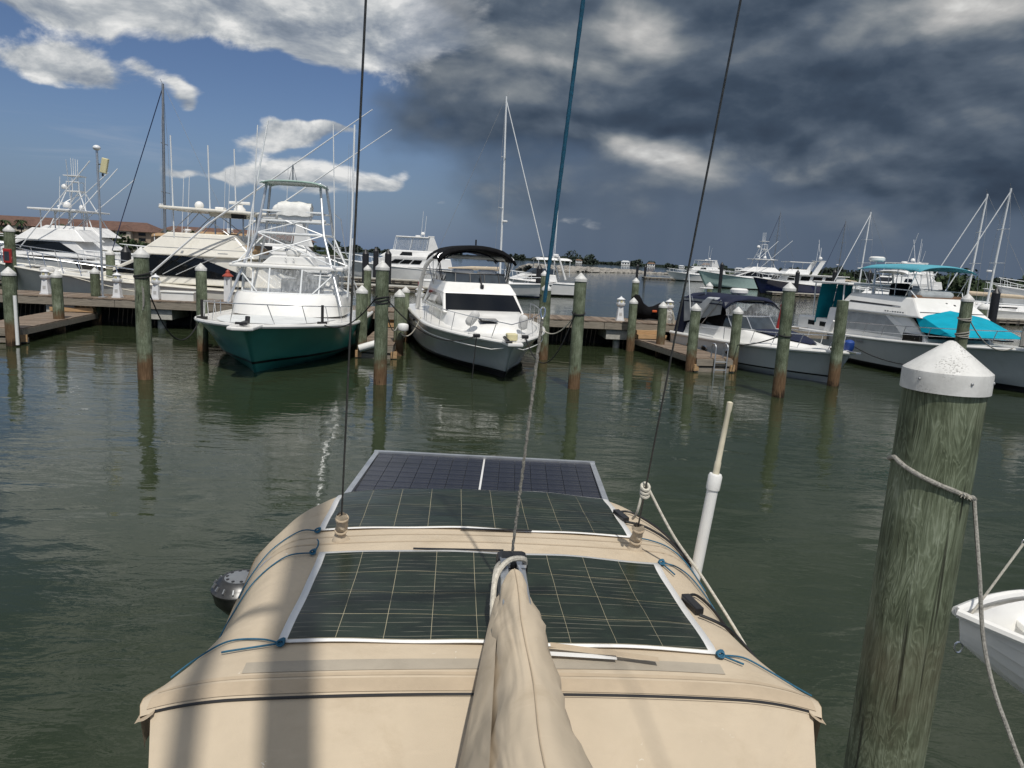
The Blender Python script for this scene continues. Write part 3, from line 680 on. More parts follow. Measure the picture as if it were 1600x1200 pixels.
def cz(x, v):
    """canopy height at offset x from its centreline"""
    h = hw_of(v); a = abs(x)/h
    fr_ = min(1, max(0, (v-2.15)/.6))
    z = top_z(v) - (0.022+.013*fr_)*(a/0.75)**2
    dr = 0.035+0.265*fr_-.13*min(1, max(0, (v-3.15)/.35))
    if a > 0.72: z -= dr*((a-0.72)/0.28)**2.2
    return z + 0.004*math.sin(5*x+2*v)*math.sin(3.1*v)
own = thing('sailboat', 'sailing boat carrying the tan cockpit canopy, seen from its own deck', 'sailboat', (0, 0, 0), SLIP)
h = MB(); secs = []
for i in range(17):
    t = i/16; v = -5.5+11.3*t; hb = 1.55*(1-abs(2*t-1.15)**3.2*0.75) if t < .95 else 1.1
    hb = max(.05, 1.5*math.sin(min(1, .18+t*1.1)*math.pi*.62)); sh = 1.22-.18*math.sin(t*math.pi)
    secs.append([(UC-hb, v, sh), (UC-hb*.98, v, .5), (UC-hb*.7, v, -.05), (UC, v, -.45), (UC+hb*.7, v, -.05), (UC+hb*.98, v, .5), (UC+hb, v, sh)])
h.loft(secs, smooth=True, cap0=True, cap1=True); h.build('hull', 'gelcoat', own)
d = MB(); d.loft([[(s[0][0], s[0][1], s[0][2]-.01), (UC, s[0][1], s[0][2]+.05), (s[-1][0], s[-1][1], s[-1][2]-.01)] for s in secs], smooth=True); d.build('deck', 'nonskid', own)
d = MB(); d.prism([(-3.2, 1.1), (1.35, 1.1), (1.15, 1.62), (-2.6, 1.55)], 'X', UC-.8, UC+.8); d.build('cabin_trunk', 'gelcoat', own, bevel=.05)
m = MB(); m.tube([(.09, -.8, 1.5), (.12, -.8, 8.0), (.36, -.75, 15.0)], [.085, .085, .07], 16); m.build('mast', 'aluminium', own)
for z, L in ((8.5, 1.05), (12.2, .85)):
    m = MB(); m.tube([(.07-L, -.72, z+.12), (.07, -.8, z), (.07+L, -.72, z+.12)], .032, 8); m.build('spreader', 'aluminium', own)
m = MB(); m.tube([(-1.25, -.7, 1.2), (-.98, -.72, 8.62), (.36, -.75, 14.8)], .005, 6); m.tube([(1.55, -.7, 1.2), (1.12, -.72, 8.62), (.36, -.75, 14.8)], .005, 6); m.build('shroud', 'dark_wire', own)

b_ = MB(); b_.tube([(-.20, -1.1, 1.5), (-.13, -1.05, 8.0), (.06, -.95, 14.2)], [.045, .045, .03], 10); b_.build('furled_staysail', 'tan_canvas', own)
# --- canopy
bm_ = thing('cockpit_canopy', 'tan canvas cockpit canopy stretched over hoops, carrying two flexible solar panels', 'canopy', (0, 0, 0), SLIP)
NV, NX = 66, 60
c = MB(); secs = []
for i in range(NV+1):
    v = 2.10+(4.12-2.10)*i/NV; hw = hw_of(v); row = []
    for k in range(NX+1):
        s = -1+2*k/NX; a = abs(s); x = math.copysign(hw*math.sin(min(1, a)*math.pi/2*.999)**0.92, s) if a > 0 else 0
        row.append((UC+x, v+0.02*math.sin(9*x)*(.0), cz(x, v)))
    secs.append(row)
c.loft(secs, smooth=True); cv = c.build('canvas_top', 'tan_canvas', bm_)
# hanging valance below the curled sides
for sg in (-1, 1):
    c = MB(); c.loft([[(UC+sg*hw_of(2.10+2.02*i/NV), 2.10+2.02*i/NV, cz(hw_of(2.10+2.02*i/NV), 2.10+2.02*i/NV)+.002), (UC+sg*(hw_of(2.10+2.02*i/NV)-.012), 2.10+2.02*i/NV, cz(hw_of(2.10+2.02*i/NV), 2.10+2.02*i/NV)-.12-.01*math.sin(i*.6))] for i in range(NV+1)], smooth=True); c.build('valance', 'tan_canvas', bm_)
# front panel joining the spray hood: drops towards the mast
c = MB(); secs = []
for i in range(15):
    t = i/14; v = 2.104-1.0*t; row = []
    for k in range(NX+1):
        s = -1+2*k/NX; x = s*(1.045-.09*min(1, t*4)+.04*t)
        wr = .006*math.sin(s*9+t*2)*t + (0.022*math.sin(s*40)*max(0, abs(s)-.74)/.26)*min(1, t*5)*(1-t*.5)
        row.append((UC+x, v, cz(s*1.04, 2.105)-.005-.02*(1-abs(s))*0-.75*t*.95+wr-.04*math.sin(math.pi*t)))
    secs.append(row)
c.loft(secs, smooth=True); c.build('front_panel', 'tan_canvas', bm_)
# hem fold, zip, stitched band and worn strip running across
def across(name, v, x0, x1, w, mt, lift, n=50, r=None):
    c = MB()
    if r: c.tube([(UC+x, v(x) if callable(v) else v, cz(x, v(x) if callable(v) else v)+lift) for x in [x0+(x1-x0)*k/n for k in range(n+1)]], r, 6)
    else: c.loft([[(UC+x, (v(x) if callable(v) else v)+dv, cz(x, (v(x) if callable(v) else v)+dv)+lift) for dv in (0, w/2, w)] for x in [x0+(x1-x0)*k/n for k in range(n+1)]], smooth=True)
    return c.build(name, mt, bm_)
across('zip', lambda x: 2.104+.002*math.sin(x*2), -1.03, 1.03, 0, 'black_plastic', .001, r=.0045)
across('hem_fold', 2.112, -1.06, 1.06, .05, 'tan_binding', .0016)
across('stitched_band', 2.172, -1.05, 1.05, .014, 'tan_binding', .0016)
across('worn_strip', lambda x: 2.20+.006*math.sin(x*3), -.80, .78, .055, 'worn_strip', .0016)
across('seam', 3.19, -1.0, 1.0, .012, 'tan_binding', .0012); across('seam', 3.275, -1.0, 1.0, .012, 'tan_binding', .0012)
# torn hem corner
for sg in (-1, 1):
    c = MB(); c.loft([[(UC+sg*(1.03+.06*k/5), 2.085-.010*math.sin(k), cz(1.03, 2.11)-.004-.008*k), (UC+sg*(1.03+.06*k/5), 2.165, cz(1.03, 2.11)+.001-.0075*k)] for k in range(6)], smooth=True); c.build('hem_corner', 'tan_binding', bm_)
for v, nm in ((2.16, 'hoop'), (3.22, 'hoop'), (4.06, 'hoop')):
    c = MB(); hw = hw_of(v)-.03
    c.tube(smooth_path([(UC-hw*.99, v*.6+1.1, 1.15), (UC-hw, v, cz(hw, v)-.15)]+[(UC+s*hw, v, cz(s*hw, v)-.022) for s in (-.94, -.8, -.5, 0, .5, .8, .94)]+[(UC+hw, v, cz(hw, v)-.15), (UC+hw*.99, v*.6+1.1, 1.15)], 5), .0127, 8); c.build('hoop', 'steel', bm_)

# --- flexible solar panels lying on the canopy
def flex_panel(x0, x1, v0, v1, skew, label, lead):
    t = thing('flexible_solar_panel', label, 'solar panel', (0, 0, 0), SLIP, 'flexible solar panels on the canopy')
    def P(a, b, lift):
        x = x0+(x1-x0)*a; v = v0+(v1-v0)*b + skew*(a-.5)
        return (x, v, cz(x-UC, v)+lift+.004*math.sin(a*17+b*5)*math.sin(b*9+a*3))
    nx, ny = 9, 4; fx, fy = .020, .022
    c = MB(); n = 36; m = 16
    c.loft([[P(k/n, i/m, .010) for k in range(n+1)] for i in range(m+1)], smooth=True)
    s = c.build('backing_sheet', 'panel_backing', t); so_ = s.modifiers.new('t', 'SOLIDIFY'); so_.thickness = .003; so_.offset = -1
    gx = .0014; gy = .0052
    c = MB(); c.loft([[P(fx+(1-2*fx)*k/n, fy+(1-2*fy)*i/m, .0113) for k in range(n+1)] for i in range(m+1)], smooth=True); c.build('grid_film', 'cell_grid', t)
    for i in range(nx):
        for j in range(ny):
            a0 = fx+(1-2*fx)*i/nx+gx/2; a1 = fx+(1-2*fx)*(i+1)/nx-gx/2; b0 = fy+(1-2*fy)*j/ny+gy/2; b1 = fy+(1-2*fy)*(j+1)/ny-gy/2
            c = MB(); c.loft([[P(a0+(a1-a0)*p/4, b0+(b1-b0)*q/4, .0125) for p in range(5)] for q in range(5)], smooth=True)
            c.build('cell', 'flex_cell', t)
    return t, P
p1, P1 = flex_panel(-.56, .955, 2.325, 3.09, -.035, 'flexible dark green solar panel under the covered boom', 1)
p2, P2 = flex_panel(-.61, .90, 3.345, 4.03, -.02, 'flexible dark green solar panel on the aft canopy, between the two wire boots', 1)
def on(x, v, dz=.012): return Vector((x, v, cz(x-UC, v)+dz))
# junction boxes with their looped leads
for t, (bx_, bv, ang), loop in ((p1, (.99, 2.70, -.10), [(.985, 2.60), (1.06, 2.58), (1.13, 2.60), (1.20, 2.57), (1.23, 2.55)]), (p1, (.99, 2.70, -.1), [(1.0, 2.78), (1.05, 2.82), (1.12, 2.80), (1.19, 2.73), (1.215, 2.69)]),
                               (p2, (.905, 3.62, .1), [(.91, 3.55), (1.0, 3.5), (1.1, 3.40), (1.18, 3.30), (1.21, 3.25)]), (p2, (.905, 3.62, .1), [(.90, 3.70), (.98, 3.72), (1.08, 3.58), (1.16, 3.45), (1.2, 3.38)])):
    c = MB(); c.tube([on(x, v, .012+.02*math.sin(math.pi*i/len(loop))) for i, (x, v) in enumerate(loop)] if False else [p for p in smooth_path([on(x, v, .016) for x, v in loop], 5)], .0062, 6); c.build('lead', 'rubber', t)
for t, (bx_, bv, ang) in ((p1, (.985, 2.69, .16)), (p2, (.90, 3.63, .22))):
    c = MB(); q = on(bx_, bv, .02); c.box(q, (.035, .13, .028), rz=ang); c.build('junction_box', 'black_plastic', t, bevel=.004)
c = MB(); c.box(on(.05, 3.10, .012), (.40, .012, .004)); c.build('edge_tab', 'black_plastic', p1); c = MB(); c.box(on(.23, 3.335, .012), (.34, .012, .004)); c.build('edge_tab', 'black_plastic', p2)

# --- framed panel on the stern rail
rg = thing('framed_solar_panel', 'rigid navy solar panel in an aluminium frame beyond the canopy', 'solar panel', slip(.165, 4.12, 0), SLIP-rad(4.5))
RW, RL, RZ = 1.57, .95, 2.36
def rz_(y): return RZ+.02*y
for (cx_, cy, sx, sy) in ((0, 0, RW, .035), (0, RL, RW, .035), (-RW/2+.0175, RL/2, .034, RL-.034), (RW/2-.0175, RL/2, .034, RL-.034)):
    c = MB(); c.box((cx_, cy, rz_(cy)-.002), (sx, sy, .042)); c.build('frame_bar', 'aluminium', rg)
c = MB(); c.box((0, RL/2, RZ-.0), (RW-.06, RL-.03, .012)); c.build('backsheet', 'black_plastic', rg)
c = MB(); c.box((0, RL/2, rz_(RL/2)+.0045), (.012, RL-.04, .012)); c.build('centre_strip', 'panel_backing', rg)
cm = MB(); cwx = (RW-.09)/14; cwy = (RL-.05)/9; cm.add([(-cwx/2+.0015, -cwy/2+.0015, 0), (cwx/2-.0015, -cwy/2+.0015, 0), (cwx/2-.0015, cwy/2-.0015, 0), (-cwx/2+.0015, cwy/2-.0015, 0)], [(0, 1, 2, 3)])
co = cm.build('cell', 'rigid_cell', rg); first = True
for i in range(14):
    for j in range(9):
        o = co if first else co.copy()
        if not first: COL.objects.link(o)
        first = False; o.parent = rg
        x = -RW/2+.04+(i+.5)*cwx + (.005 if i >= 7 else -.005)+.005; o.location = (x, .025+(j+.5)*cwy, rz_(.025+(j+.5)*cwy)+.0075); o.rotation_euler = (math.atan(.02), 0, 0)
for sx in (-.6, .6):
    c = MB(); c.tube([(sx, RL*.75, RZ-.02), (sx, RL*.75, .9)], .0127, 8); c.build('support_leg', 'steel', rg)
c = MB(); c.tube([(-.78, .3, RZ-.03), (.78, .3, RZ-.03)], .0127, 8); c.build('support_rail', 'steel', rg)

# --- boom with stowed sail under a tan cover
bo = thing('covered_boom', 'boom with its sail stowed under a tan canvas cover', 'boom', (0, 0, 0), SLIP)
BU = .245
def bu(v): return .19+.022*v
c = MB(); pr = [(-.05, -.065), (-.055, 0), (-.048, .055), (-.02, .07), (-.012, .045), (.012, .045), (.02, .07), (.048, .055), (.055, 0), (.05, -.065)]
c.loft([[(bu(v)+a, v, 2.60+b) for a, b in pr] for v in (-.7, 2.60)], closed=True, cap0=True, cap1=True); c.build('boom_extrusion', 'aluminium', bo, bevel=.004)
c = MB(); c.box((bu(2.66), 2.66, 2.605), (.118, .10, .15)); ec = c.build('end_casting', 'black_plastic', bo, bevel=.02)
c = MB(); c.box((bu(2.63)-.03, 2.60, 2.672), (.035, .07, .012)); c.box((bu(2.63)+.03, 2.60, 2.672), (.035, .07, .012)); c.build('sheave_plate', 'steel', ec)
c = MB(); c.tube(smooth_path([(bu(2.6)+.045, 2.59, 2.67), (bu(2.6)+.035, 2.57, 2.70), (bu(2.6)-.02, 2.55, 2.70), (bu(2.5)-.065, 2.50, 2.66), (bu(2.4)-.075, 2.42, 2.58), (bu(2.35)-.075, 2.33, 2.50)], 6), .0105, 8); c.build('outhaul_rope', 'rope_white', bo)
c = MB(); c.tube(smooth_path([(bu(2.6)-.045, 2.60, 2.67), (bu(2.6)-.065, 2.57, 2.65), (bu(2.5)-.08, 2.45, 2.57)], 6), .009, 8); c.build('outhaul_rope', 'rope_white', bo)
c = MB(); secs = []
def cover_sec(v):
    t = max(0.0, (2.47-v)/3.2)                       # 0 at the outer end, 1 at the mast
    hwid = .056+.090*min(1, t*2.0)**.9+.05*t; zt = 2.685+.10*min(1, t*2.3)+.34*max(0, t-.3)**1.2; zb = 2.545-.10*min(1, t*3)
    return hwid, zt, zb
for i in range(49):
    v = 2.50-3.2*i/48; hwid, zt, zb = cover_sec(v); row = []
    for k in range(33):
        w = -math.pi*.5-math.pi*.06 + (2*math.pi*.985)*0 + 2*math.pi*k/32
        s_ = math.sin(w); c_ = math.cos(w)
        zz = zb+(zt-zb)*(s_*.5+.5)
        wid = hwid*abs(c_)**.75*math.copysign(1, c_)*(1.0-.42*max(0, s_)**1.6)
        # soft folds running down and forward from the top seam
        fold = .007*math.sin(v*17+s_*5.0*(1 if c_ > 0 else 1.4)) + .006*math.sin(v*31-s_*7)+.006*math.sin(v*9+1)
        row.append((bu(v)+wid+fold*(1 if c_ > 0 else -1)*abs(c_), v, zz+.006*math.sin(v*13)*max(0, s_)))
    secs.append(row)
c.loft(secs, smooth=True, cap0=True); c.build('sail_cover', 'cover_canvas', bo)
c = MB(); c.tube([(bu(2.50-3.2*i/48)+.004*math.sin(i*.7), 2.50-3.2*i/48, cover_sec(2.50-3.2*i/48)[1]+.006*math.sin((2.50-3.2*i/48)*13)+.001) for i in range(0, 45)], .0022, 5); c.build('cover_seam', 'tan_binding', bo)
c = MB(); secs = []                      # loose flap on the near-left side
for i in range(15):
    v = 2.42-1.5*i/14; hwid, zt, zb = cover_sec(v); o_ = .012+.05*math.sin(math.pi*i/14)
    secs.append([(bu(v)-hwid*.80-.006, v, zt-.06), (bu(v)-hwid*1.02-o_*.6, v, (zt+zb)/2), (bu(v)-hwid*1.0-o_-.008*math.sin(i*1.3), v, zb-.04)])
c.loft(secs, smooth=True); f_ = c.build('cover_flap', 'cover_canvas', bo)
c = MB(); c.loft([[(bu(2.3)+.12+.36*i/10, 2.28-.06*i/10, cz(.2+.3*i/10, 2.28)+.03-.012*i/10), (bu(2.3)+.12+.36*i/10, 2.30-.06*i/10, cz(.2+.3*i/10, 2.3)+.034-.012*i/10)] for i in range(11)], smooth=True); c.build('cover_strap', 'tan_binding', bo)
c = MB(); c.loft([[(bu(2.3)+.10+.24*i/10, 2.255-.02*i/10, cz(.2+.2*i/10, 2.25)+.016), (bu(2.3)+.10+.24*i/10, 2.275-.02*i/10, cz(.2+.2*i/10, 2.27)+.018)] for i in range(11)], smooth=True); c.build('cover_strap', 'panel_backing', bo)

# --- wires
tl = thing('topping_lift', 'blue rope and grey braid topping lift rising from the boom end', 'rope', (0, 0, 0), 0)
E0 = slip(bu(2.66), 2.66, 2.69); MH = Vector((.76, -.6, 15.0)); D = MH-E0
def onl(t): return E0+D*t
c = MB(); n = 60; c.tube([onl(.0745*i/n)+Vector((.0012*math.sin(i*1.9), .0012*math.cos(i*1.9), 0)) for i in range(n+1)], [.0062 if i % 2 else .0048 for i in range(n+1)], 8); c.build('grey_braid', 'rope_grey', tl)
c = MB(); c.tube([onl(.0755)+Vector((.007*math.cos(w), 0, .018*math.sin(w)+.006)) for w in [k*math.pi/8 for k in range(16)]], .004, 6, closed=True); c.build('shackle', 'steel', tl)
c = MB(); n = 120; c.tube([onl(.079+.26*i/n) for i in range(n+1)]+[onl(.6), onl(1.0)], [.0066 if i % 2 else .0057 for i in range(n+1)]+[.0065, .0065], 10); c.build('blue_rope', 'cord_blue', tl)
def backstay(foot, head, label, boot_lab):
    t = thing('backstay_wire', label, 'wire', (0, 0, 0), 0, 'split backstay wires')
    A = Vector(foot); B = Vector(head)
    c = MB(); c.tube([A.lerp(B, i/24) for i in range(25)], .0042, 6); c.build('wire', 'dark_wire', t)
    bt = thing('wire_boot', boot_lab, 'boot', A, SLIP, 'tan canvas wire boots')
    c = MB(); secs = []
    dr = (B-A).normalized()
    for i in range(11):
        z = -.05+.017*i; r_ = [.050, .046, .038, .030, .024, .0235, .027, .024, .027, .026, .021][i]
        o_ = dr*(z/dr.z)
        secs.append([(o_.x+math.cos(w)*r_*(1+.18*math.sin(3*w+i*1.1)), o_.y+math.sin(w)*r_*(1+.18*math.cos(2*w+i*1.5)), z+.006*math.sin(2*w+i)) for w in [2*math.pi*k/18 for k in range(18)]])
    c.loft(secs, smooth=True, closed=True); c.build('sleeve', 'tan_canvas', bt)
    for i, z in ((5, .035), (9, .10)):
        c = MB(); o_ = dr*(z/dr.z); c.tube([(o_.x+.026*math.cos(w), o_.y+.026*math.sin(w), z+.01*math.sin(w)) for w in [2*math.pi*k/14 for k in range(14)]], .005, 6, closed=True); c.build('lashing', 'tan_binding', bt)
    return t, A, B
pL = slip(-.487, 3.235); pR = slip(.872, 3.215)
w1, A1, B1 = backstay((pL.x, pL.y, 2.505), (.50, -.6, 15), 'thin dark wire running up from the boot by the canopy edge opposite the white tube', 'tan canvas boot laced round a wire, at the aft panel corner opposite the white tube')
w2, A2, B2 = backstay((pR.x, pR.y, 2.495), (1.03, -.6, 15), 'thin dark wire running up beside the white tube, cream line clipped to it', 'tan canvas boot laced round the wire beside the white tube and cream line')

# --- cream line with a ring knot on the right wire, down over the canopy edge
tt = (2.80-A2.z)/(B2.z-A2.z); K = A2.lerp(B2, tt)
cl_ = thing('cream_line', 'cream rope knotted on the wire and led down over the canopy edge', 'rope', (0, 0, 0), 0)
c = MB(); e1 = slip(1.12, 2.95, 2.46); c.tube(smooth_path([K+Vector((.014, 0, .01)), K.lerp(e1, .5)+Vector((0, 0, -.01)), e1, slip(1.21, 2.60, 2.30), slip(1.235, 2.3, 2.18)], 8), .0065, 8); c.build('line', 'rope_white', cl_)
c = MB(); c.tube(smooth_path([K+Vector((-.012, 0, -.01)), K+Vector((-.03, -.01, -.10)), A2+Vector((-.02, -.01, .14))], 6), .006, 8); c.build('tail', 'rope_white', cl_)
for dz in (0, .018, -.016):
    c = MB(); c.tube([K+Vector((.017*math.cos(w), .017*math.sin(w), dz+.012*math.sin(w))) for w in [2*math.pi*k/12 for k in range(12)]], .0075, 6, closed=True); c.build('knot', 'rope_white', cl_)

# --- blue lashings
LASH = [([(-.585, 3.10), (-.70, 3.09), (-.82, 3.04), (-.89, 2.94), (-.895, 2.80)], 'blue cord lashing from the near panel corner, its tail standing up the canopy', (-.585, 3.10)),
        ([(-.61, 3.345), (-.70, 3.38), (-.82, 3.33), (-.90, 3.25), (-.91, 3.12)], 'blue cord lashing from the aft panel corner below the canvas boot', (-.61, 3.345)),
        ([(-.545, 2.335), (-.62, 2.37), (-.74, 2.40), (-.84, 2.38), (-.905, 2.33)], 'blue cord lashing with a long tail at the near panel corner, above the worn strip', (-.545, 2.335)),
        ([(.90, 3.33), (.97, 3.32), (1.06, 3.29), (1.13, 3.22), (1.20, 3.12)], 'blue cord lashing at the aft panel corner by the boot with cream line', (.90, 3.33)),
        ([(.965, 3.075), (1.03, 3.07), (1.10, 3.04), (1.17, 2.97), (1.215, 2.86)], 'blue cord lashing at the near panel corner by the white tube', (.965, 3.075)),
        ([(.96, 2.30), (1.05, 2.31), (1.13, 2.27), (1.19, 2.22), (1.235, 2.17)], 'blue cord lashing at the near panel corner beside the pale stained canvas', (.96, 2.30))]
for pts, lab, kn in LASH:
    t = thing('cord_lashing', lab, 'cord', (0, 0, 0), SLIP, 'blue cords tying the solar panels down')
    c = MB(); c.tube(smooth_path([on(x, v, .010) for x, v in pts], 7), .0032, 6); c.build('cord', 'cord_blue', t)
    c = MB()
    for i in range(4): q = on(*kn, .016); c.tube([(q.x+.012*math.cos(w+i), q.y+.007*math.sin(w+i)+.005*i-.008, q.z+.007*math.sin(w*1+i*1.3)) for w in [2*math.pi*k/10 for k in range(10)]], .0034, 6, closed=True)
    c.build('knot', 'cord_blue', t)
for pts, i in (([(-.585, 3.11), (-.575, 3.15), (-.58, 3.20), (-.59, 3.225)], 0), ([(-.545, 2.335), (-.62, 2.32), (-.70, 2.315), (-.735, 2.32)], 2), ([(.965, 3.07), (.985, 3.02), (1.0, 2.98)], 4), ([(.96, 2.30), (1.0, 2.275), (1.03, 2.26)], 5)):
    t = [o for o in bpy.data.objects if o.name.startswith('cord_lashing')][i]
    c = MB(); c.tube(smooth_path([on(x, v, .012) for x, v in pts], 5), .0034, 6); c.build('tail', 'cord_blue', t)

# --- white tube with antenna
pt = thing('antenna_tube', 'white plastic tube with cream whip antenna beside the canopy', 'antenna', slip(1.215, 3.21, 0), SLIP)
c = MB(); c.lathe([(.026, 1.0), (.026, 2.80), (.031, 2.80), (.032, 2.81), (.032, 2.865), (.027, 2.875), (.016, 2.876)], (0, 0, 0), 20); c.build('tube', 'pvc', pt)
c = MB(); c.lathe([(.015, 2.87), (.015, 2.93), (.013, 2.935), (.0115, 3.17), (.014, 3.18), (.014, 3.215), (.003, 3.22)], (0, 0, 0), 14); c.build('whip', 'antenna_cream', pt)
pt.rotation_euler = (0, rad(5.6), SLIP)
pt.location = slip(.945, 3.21, 0)

# --- kettle grill on the rail
gr = thing('kettle_grill', 'round polished steel kettle grill hanging outside the canopy', 'grill', slip(-1.16, 4.02, 1.82), SLIP); gr.scale = (.88, .88, .88)
c = MB(); c.lathe([(.02, -.11), (.10, -.09), (.16, -.02), (.175, .05)], n=28); c.build('bowl', 'kettle_steel', gr)
c = MB(); c.lathe([(.178, .05), (.182, .055), (.182, .065), (.172, .07), (.155, .10), (.118, .135), (.108, .137), (.10, .135)], n=28); lid = c.build('lid', 'kettle_steel', gr)
c = MB(); c.lathe([(.105, .134), (.06, .142), (.001, .144)], n=24); c.build('lid_top', 'dull_metal', lid)
for k in range(10):
    c = MB(); w = 2*math.pi*k/10; c.lathe([(.0105, 0), (.0105, .004), (.001, .005)], n=10); o = c.build('vent_hole', 'black_plastic', lid); o.location = (.083*math.cos(w), .083*math.sin(w), .1365)
for k in range(16):
    c = MB(); w = 2*math.pi*k/16; c.box((.158*math.cos(w), .158*math.sin(w), .098), (.02, .008, .03), rz=w, ry=-.7); c.build('rib', 'dull_metal', lid)
c = MB(); c.tube([(.0, 0, -.1), (0.05, 0, -.3), (.3, 0, -.55)], .0127, 8); c.build('bracket', 'kettle_steel', gr)
# pale mooring line leaving the front corner
c = MB(); c.tube(sag(slip(-.88, 1.98, 2.14), (-1.1, .7, 1.25), .03), .008, 8); tag(c.build('mooring_line', 'rope_grey'), 'thin pale line leading off from the torn front corner of the canopy', 'rope', 'mooring lines')

# --- rope round the great piling
rp = thing('piling_rope', 'frayed grey rope looped round the huge near piling and hanging down', 'rope', (0, 0, 0), 0)
px_, py_ = 1.776, 3.0; R_ = .161
pts = [(px_+R_*math.cos(w), py_+R_*math.sin(w), 3.06-.17*((w-math.pi)/(math.pi))*1.0+ .0) for w in [math.pi+math.pi*k/14 for k in range(15)]]
c = MB(); c.tube(pts, [.0092+.0012*(k % 2) for k in range(15)], 8); c.build('front_loop', 'rope_grey', rp)
c = MB(); c.tube([(px_+R_*math.cos(w), py_+R_*math.sin(w), 2.90+.16*(w/math.pi)) for w in [math.pi*k/12 for k in range(13)]], .0095, 8); c.build('back_loop', 'rope_grey', rp)
c = MB(); q0 = Vector((px_+R_+.004, py_-.015, 2.895)); c.tube(smooth_path([q0+Vector((-.02, -.03, .02)), q0+Vector((.012, -.02, .012)), q0+Vector((.014, -.03, -.03)), (1.955, 2.86, 2.62), (1.985, 2.80, 2.33), (2.04, 2.70, 2.08), (2.16, 2.55, 1.80), (2.5, 2.3, 1.5)], 10), .0085, 8); c.build('hanging_tail', 'rope_grey', rp)
c = MB()
for k in range(26):
    w = math.pi*1.62+random.uniform(-.18, .18); b = Vector((px_+(R_+.009)*math.cos(w), py_+(R_+.009)*math.sin(w), 3.06-.17*((w-math.pi)/math.pi))); c.tube([b, b+Vector((random.uniform(-.012, .012), -.006, random.uniform(-.014, .012)))], .0012, 4)
c.build('frayed_fibres', 'rope_white', rp, kind='stuff')

# --- dinghy hanging from a davit
dg = thing('dinghy', 'white clinker moulded plastic dinghy hanging from davit chain', 'dinghy', (2.36, 3.55, 0), rad(-8))
def dsec(t):
    """t 0 bow .. 1 stern; returns half breadth at the gunwale, sheer, keel"""
    hb = .62*(1-(1-min(1, t*1.7))**2.4)*(1-.12*max(0, t-.6)); return max(.006, hb), 2.12-.07*math.sin(t*2.4)+.05*(1-t)**3*0, 1.66+.30*(1-min(1, t*3.2))**2.2
c = MB(); secs = []; NS = 22; NR = 6
for i in range(NS+1):
    t = i/NS; hb, sh, kl = dsec(t); row = []
    for k in range(NR+1):
        a = k/NR; z = kl+(sh-kl)*(1-math.cos(a*math.pi/2)**1.15); y = hb*math.sin(a*math.pi/2)**.85
        row.append((z, y))
        if k < NR: row.append((z+(sh-kl)*.006, y+.030*min(1, t*6)))     # plank step
    xs = 2.3*t + (.0 if t > 0 else 0)
    secs.append((xs, row))
for sg in (-1, 1):
    c.loft([[(x+.10*max(0, 1-x/.35)*max(0, (2.12-z)/.46)**1.4, sg*y, z) for z, y in row] for x, row in secs], smooth=False)
c.build('hull', 'gelcoat', dg)
c = MB(); secs = []
for i in range(NS+1):
    t = i/NS; hb, sh, kl = dsec(t); secs.append([(2.3*t+.03, -max(.0, hb-.035), sh-.01), (2.3*t+.05, -hb*.75, kl+.12), (2.3*t+.05, 0, kl+.07), (2.3*t+.05, hb*.75, kl+.12), (2.3*t+.03, max(0, hb-.035), sh-.01)])
c.loft(secs, smooth=True); c.build('inner_shell', 'gelcoat', dg)
for sg in (-1, 1):
    c = MB(); c.tube([(2.3*i/NS-.012, sg*(dsec(i/NS)[0]+.004), dsec(i/NS)[1]) for i in range(NS+1)], .026, 8); c.build('gunwale', 'gelcoat', dg)
for x in (.55, 1.35): 
    c = MB(); hb = dsec(x/2.3)[0]; c.box((x, 0, 1.97), (.24, 2*hb-.1, .04)); c.build('thwart', 'gelcoat', dg, bevel=.01)
c = MB(); c.tube([(.02+.02*math.cos(w), .0, 1.93+.03*math.sin(w)) for w in [2*math.pi*k/10 for k in range(10)]], .005, 6, closed=True); c.build('bow_eye', 'steel', dg)
c = MB(); c.box((.62, .2, 2.0), (.14, .10, .05)); c.build('blue_bag', 'blue_fender', dg, bevel=.02)
ch = thing('davit_tackle', 'davit arm with block and light lifting rope above the dinghy bow', 'davit', (0, 0, 0), 0)
c = MB(); c.tube([(2.40, 3.52, 2.13), (2.60, 3.52, 2.52)], .006, 8); c.build('lifting_rope', 'rope_white', ch)
top = Vector((2.66, 3.52, 2.64))
for k in range(5):
    b = Vector((2.60, 3.52, 2.52)).lerp(top, k/5); c = MB(); c.tube([b+Vector((.010*math.cos(w), .004*math.sin(w)*(1 if k % 2 else -1), .014*math.sin(w)+.008)) for w in [2*math.pi*q/10 for q in range(10)]], .003, 6, closed=True); c.build('chain_link', 'steel', ch)
c = MB(); c.lathe([(.001, -.02), (.03, -.018), (.034, 0), (.03, .018), (.001, .02)], (2.68, 3.52, 2.68), 14, axis='Y'); c.build('block', 'black_plastic', ch)
c = MB(); c.tube(smooth_path([(2.70, 3.52, 2.73), (2.95, 3.52, 2.86), (4.6, 3.52, 2.95), (4.85, 3.52, 2.8), (4.9, 3.52, 2.3), (4.9, 3.52, -.5)], 6), .035, 10); c.build('arm', 'steel', ch)
c = MB(); c.tube([(2.345, 3.56, 2.12), (2.345, 3.56, 2.14)], .004, 6); c.build('eye', 'steel', ch)
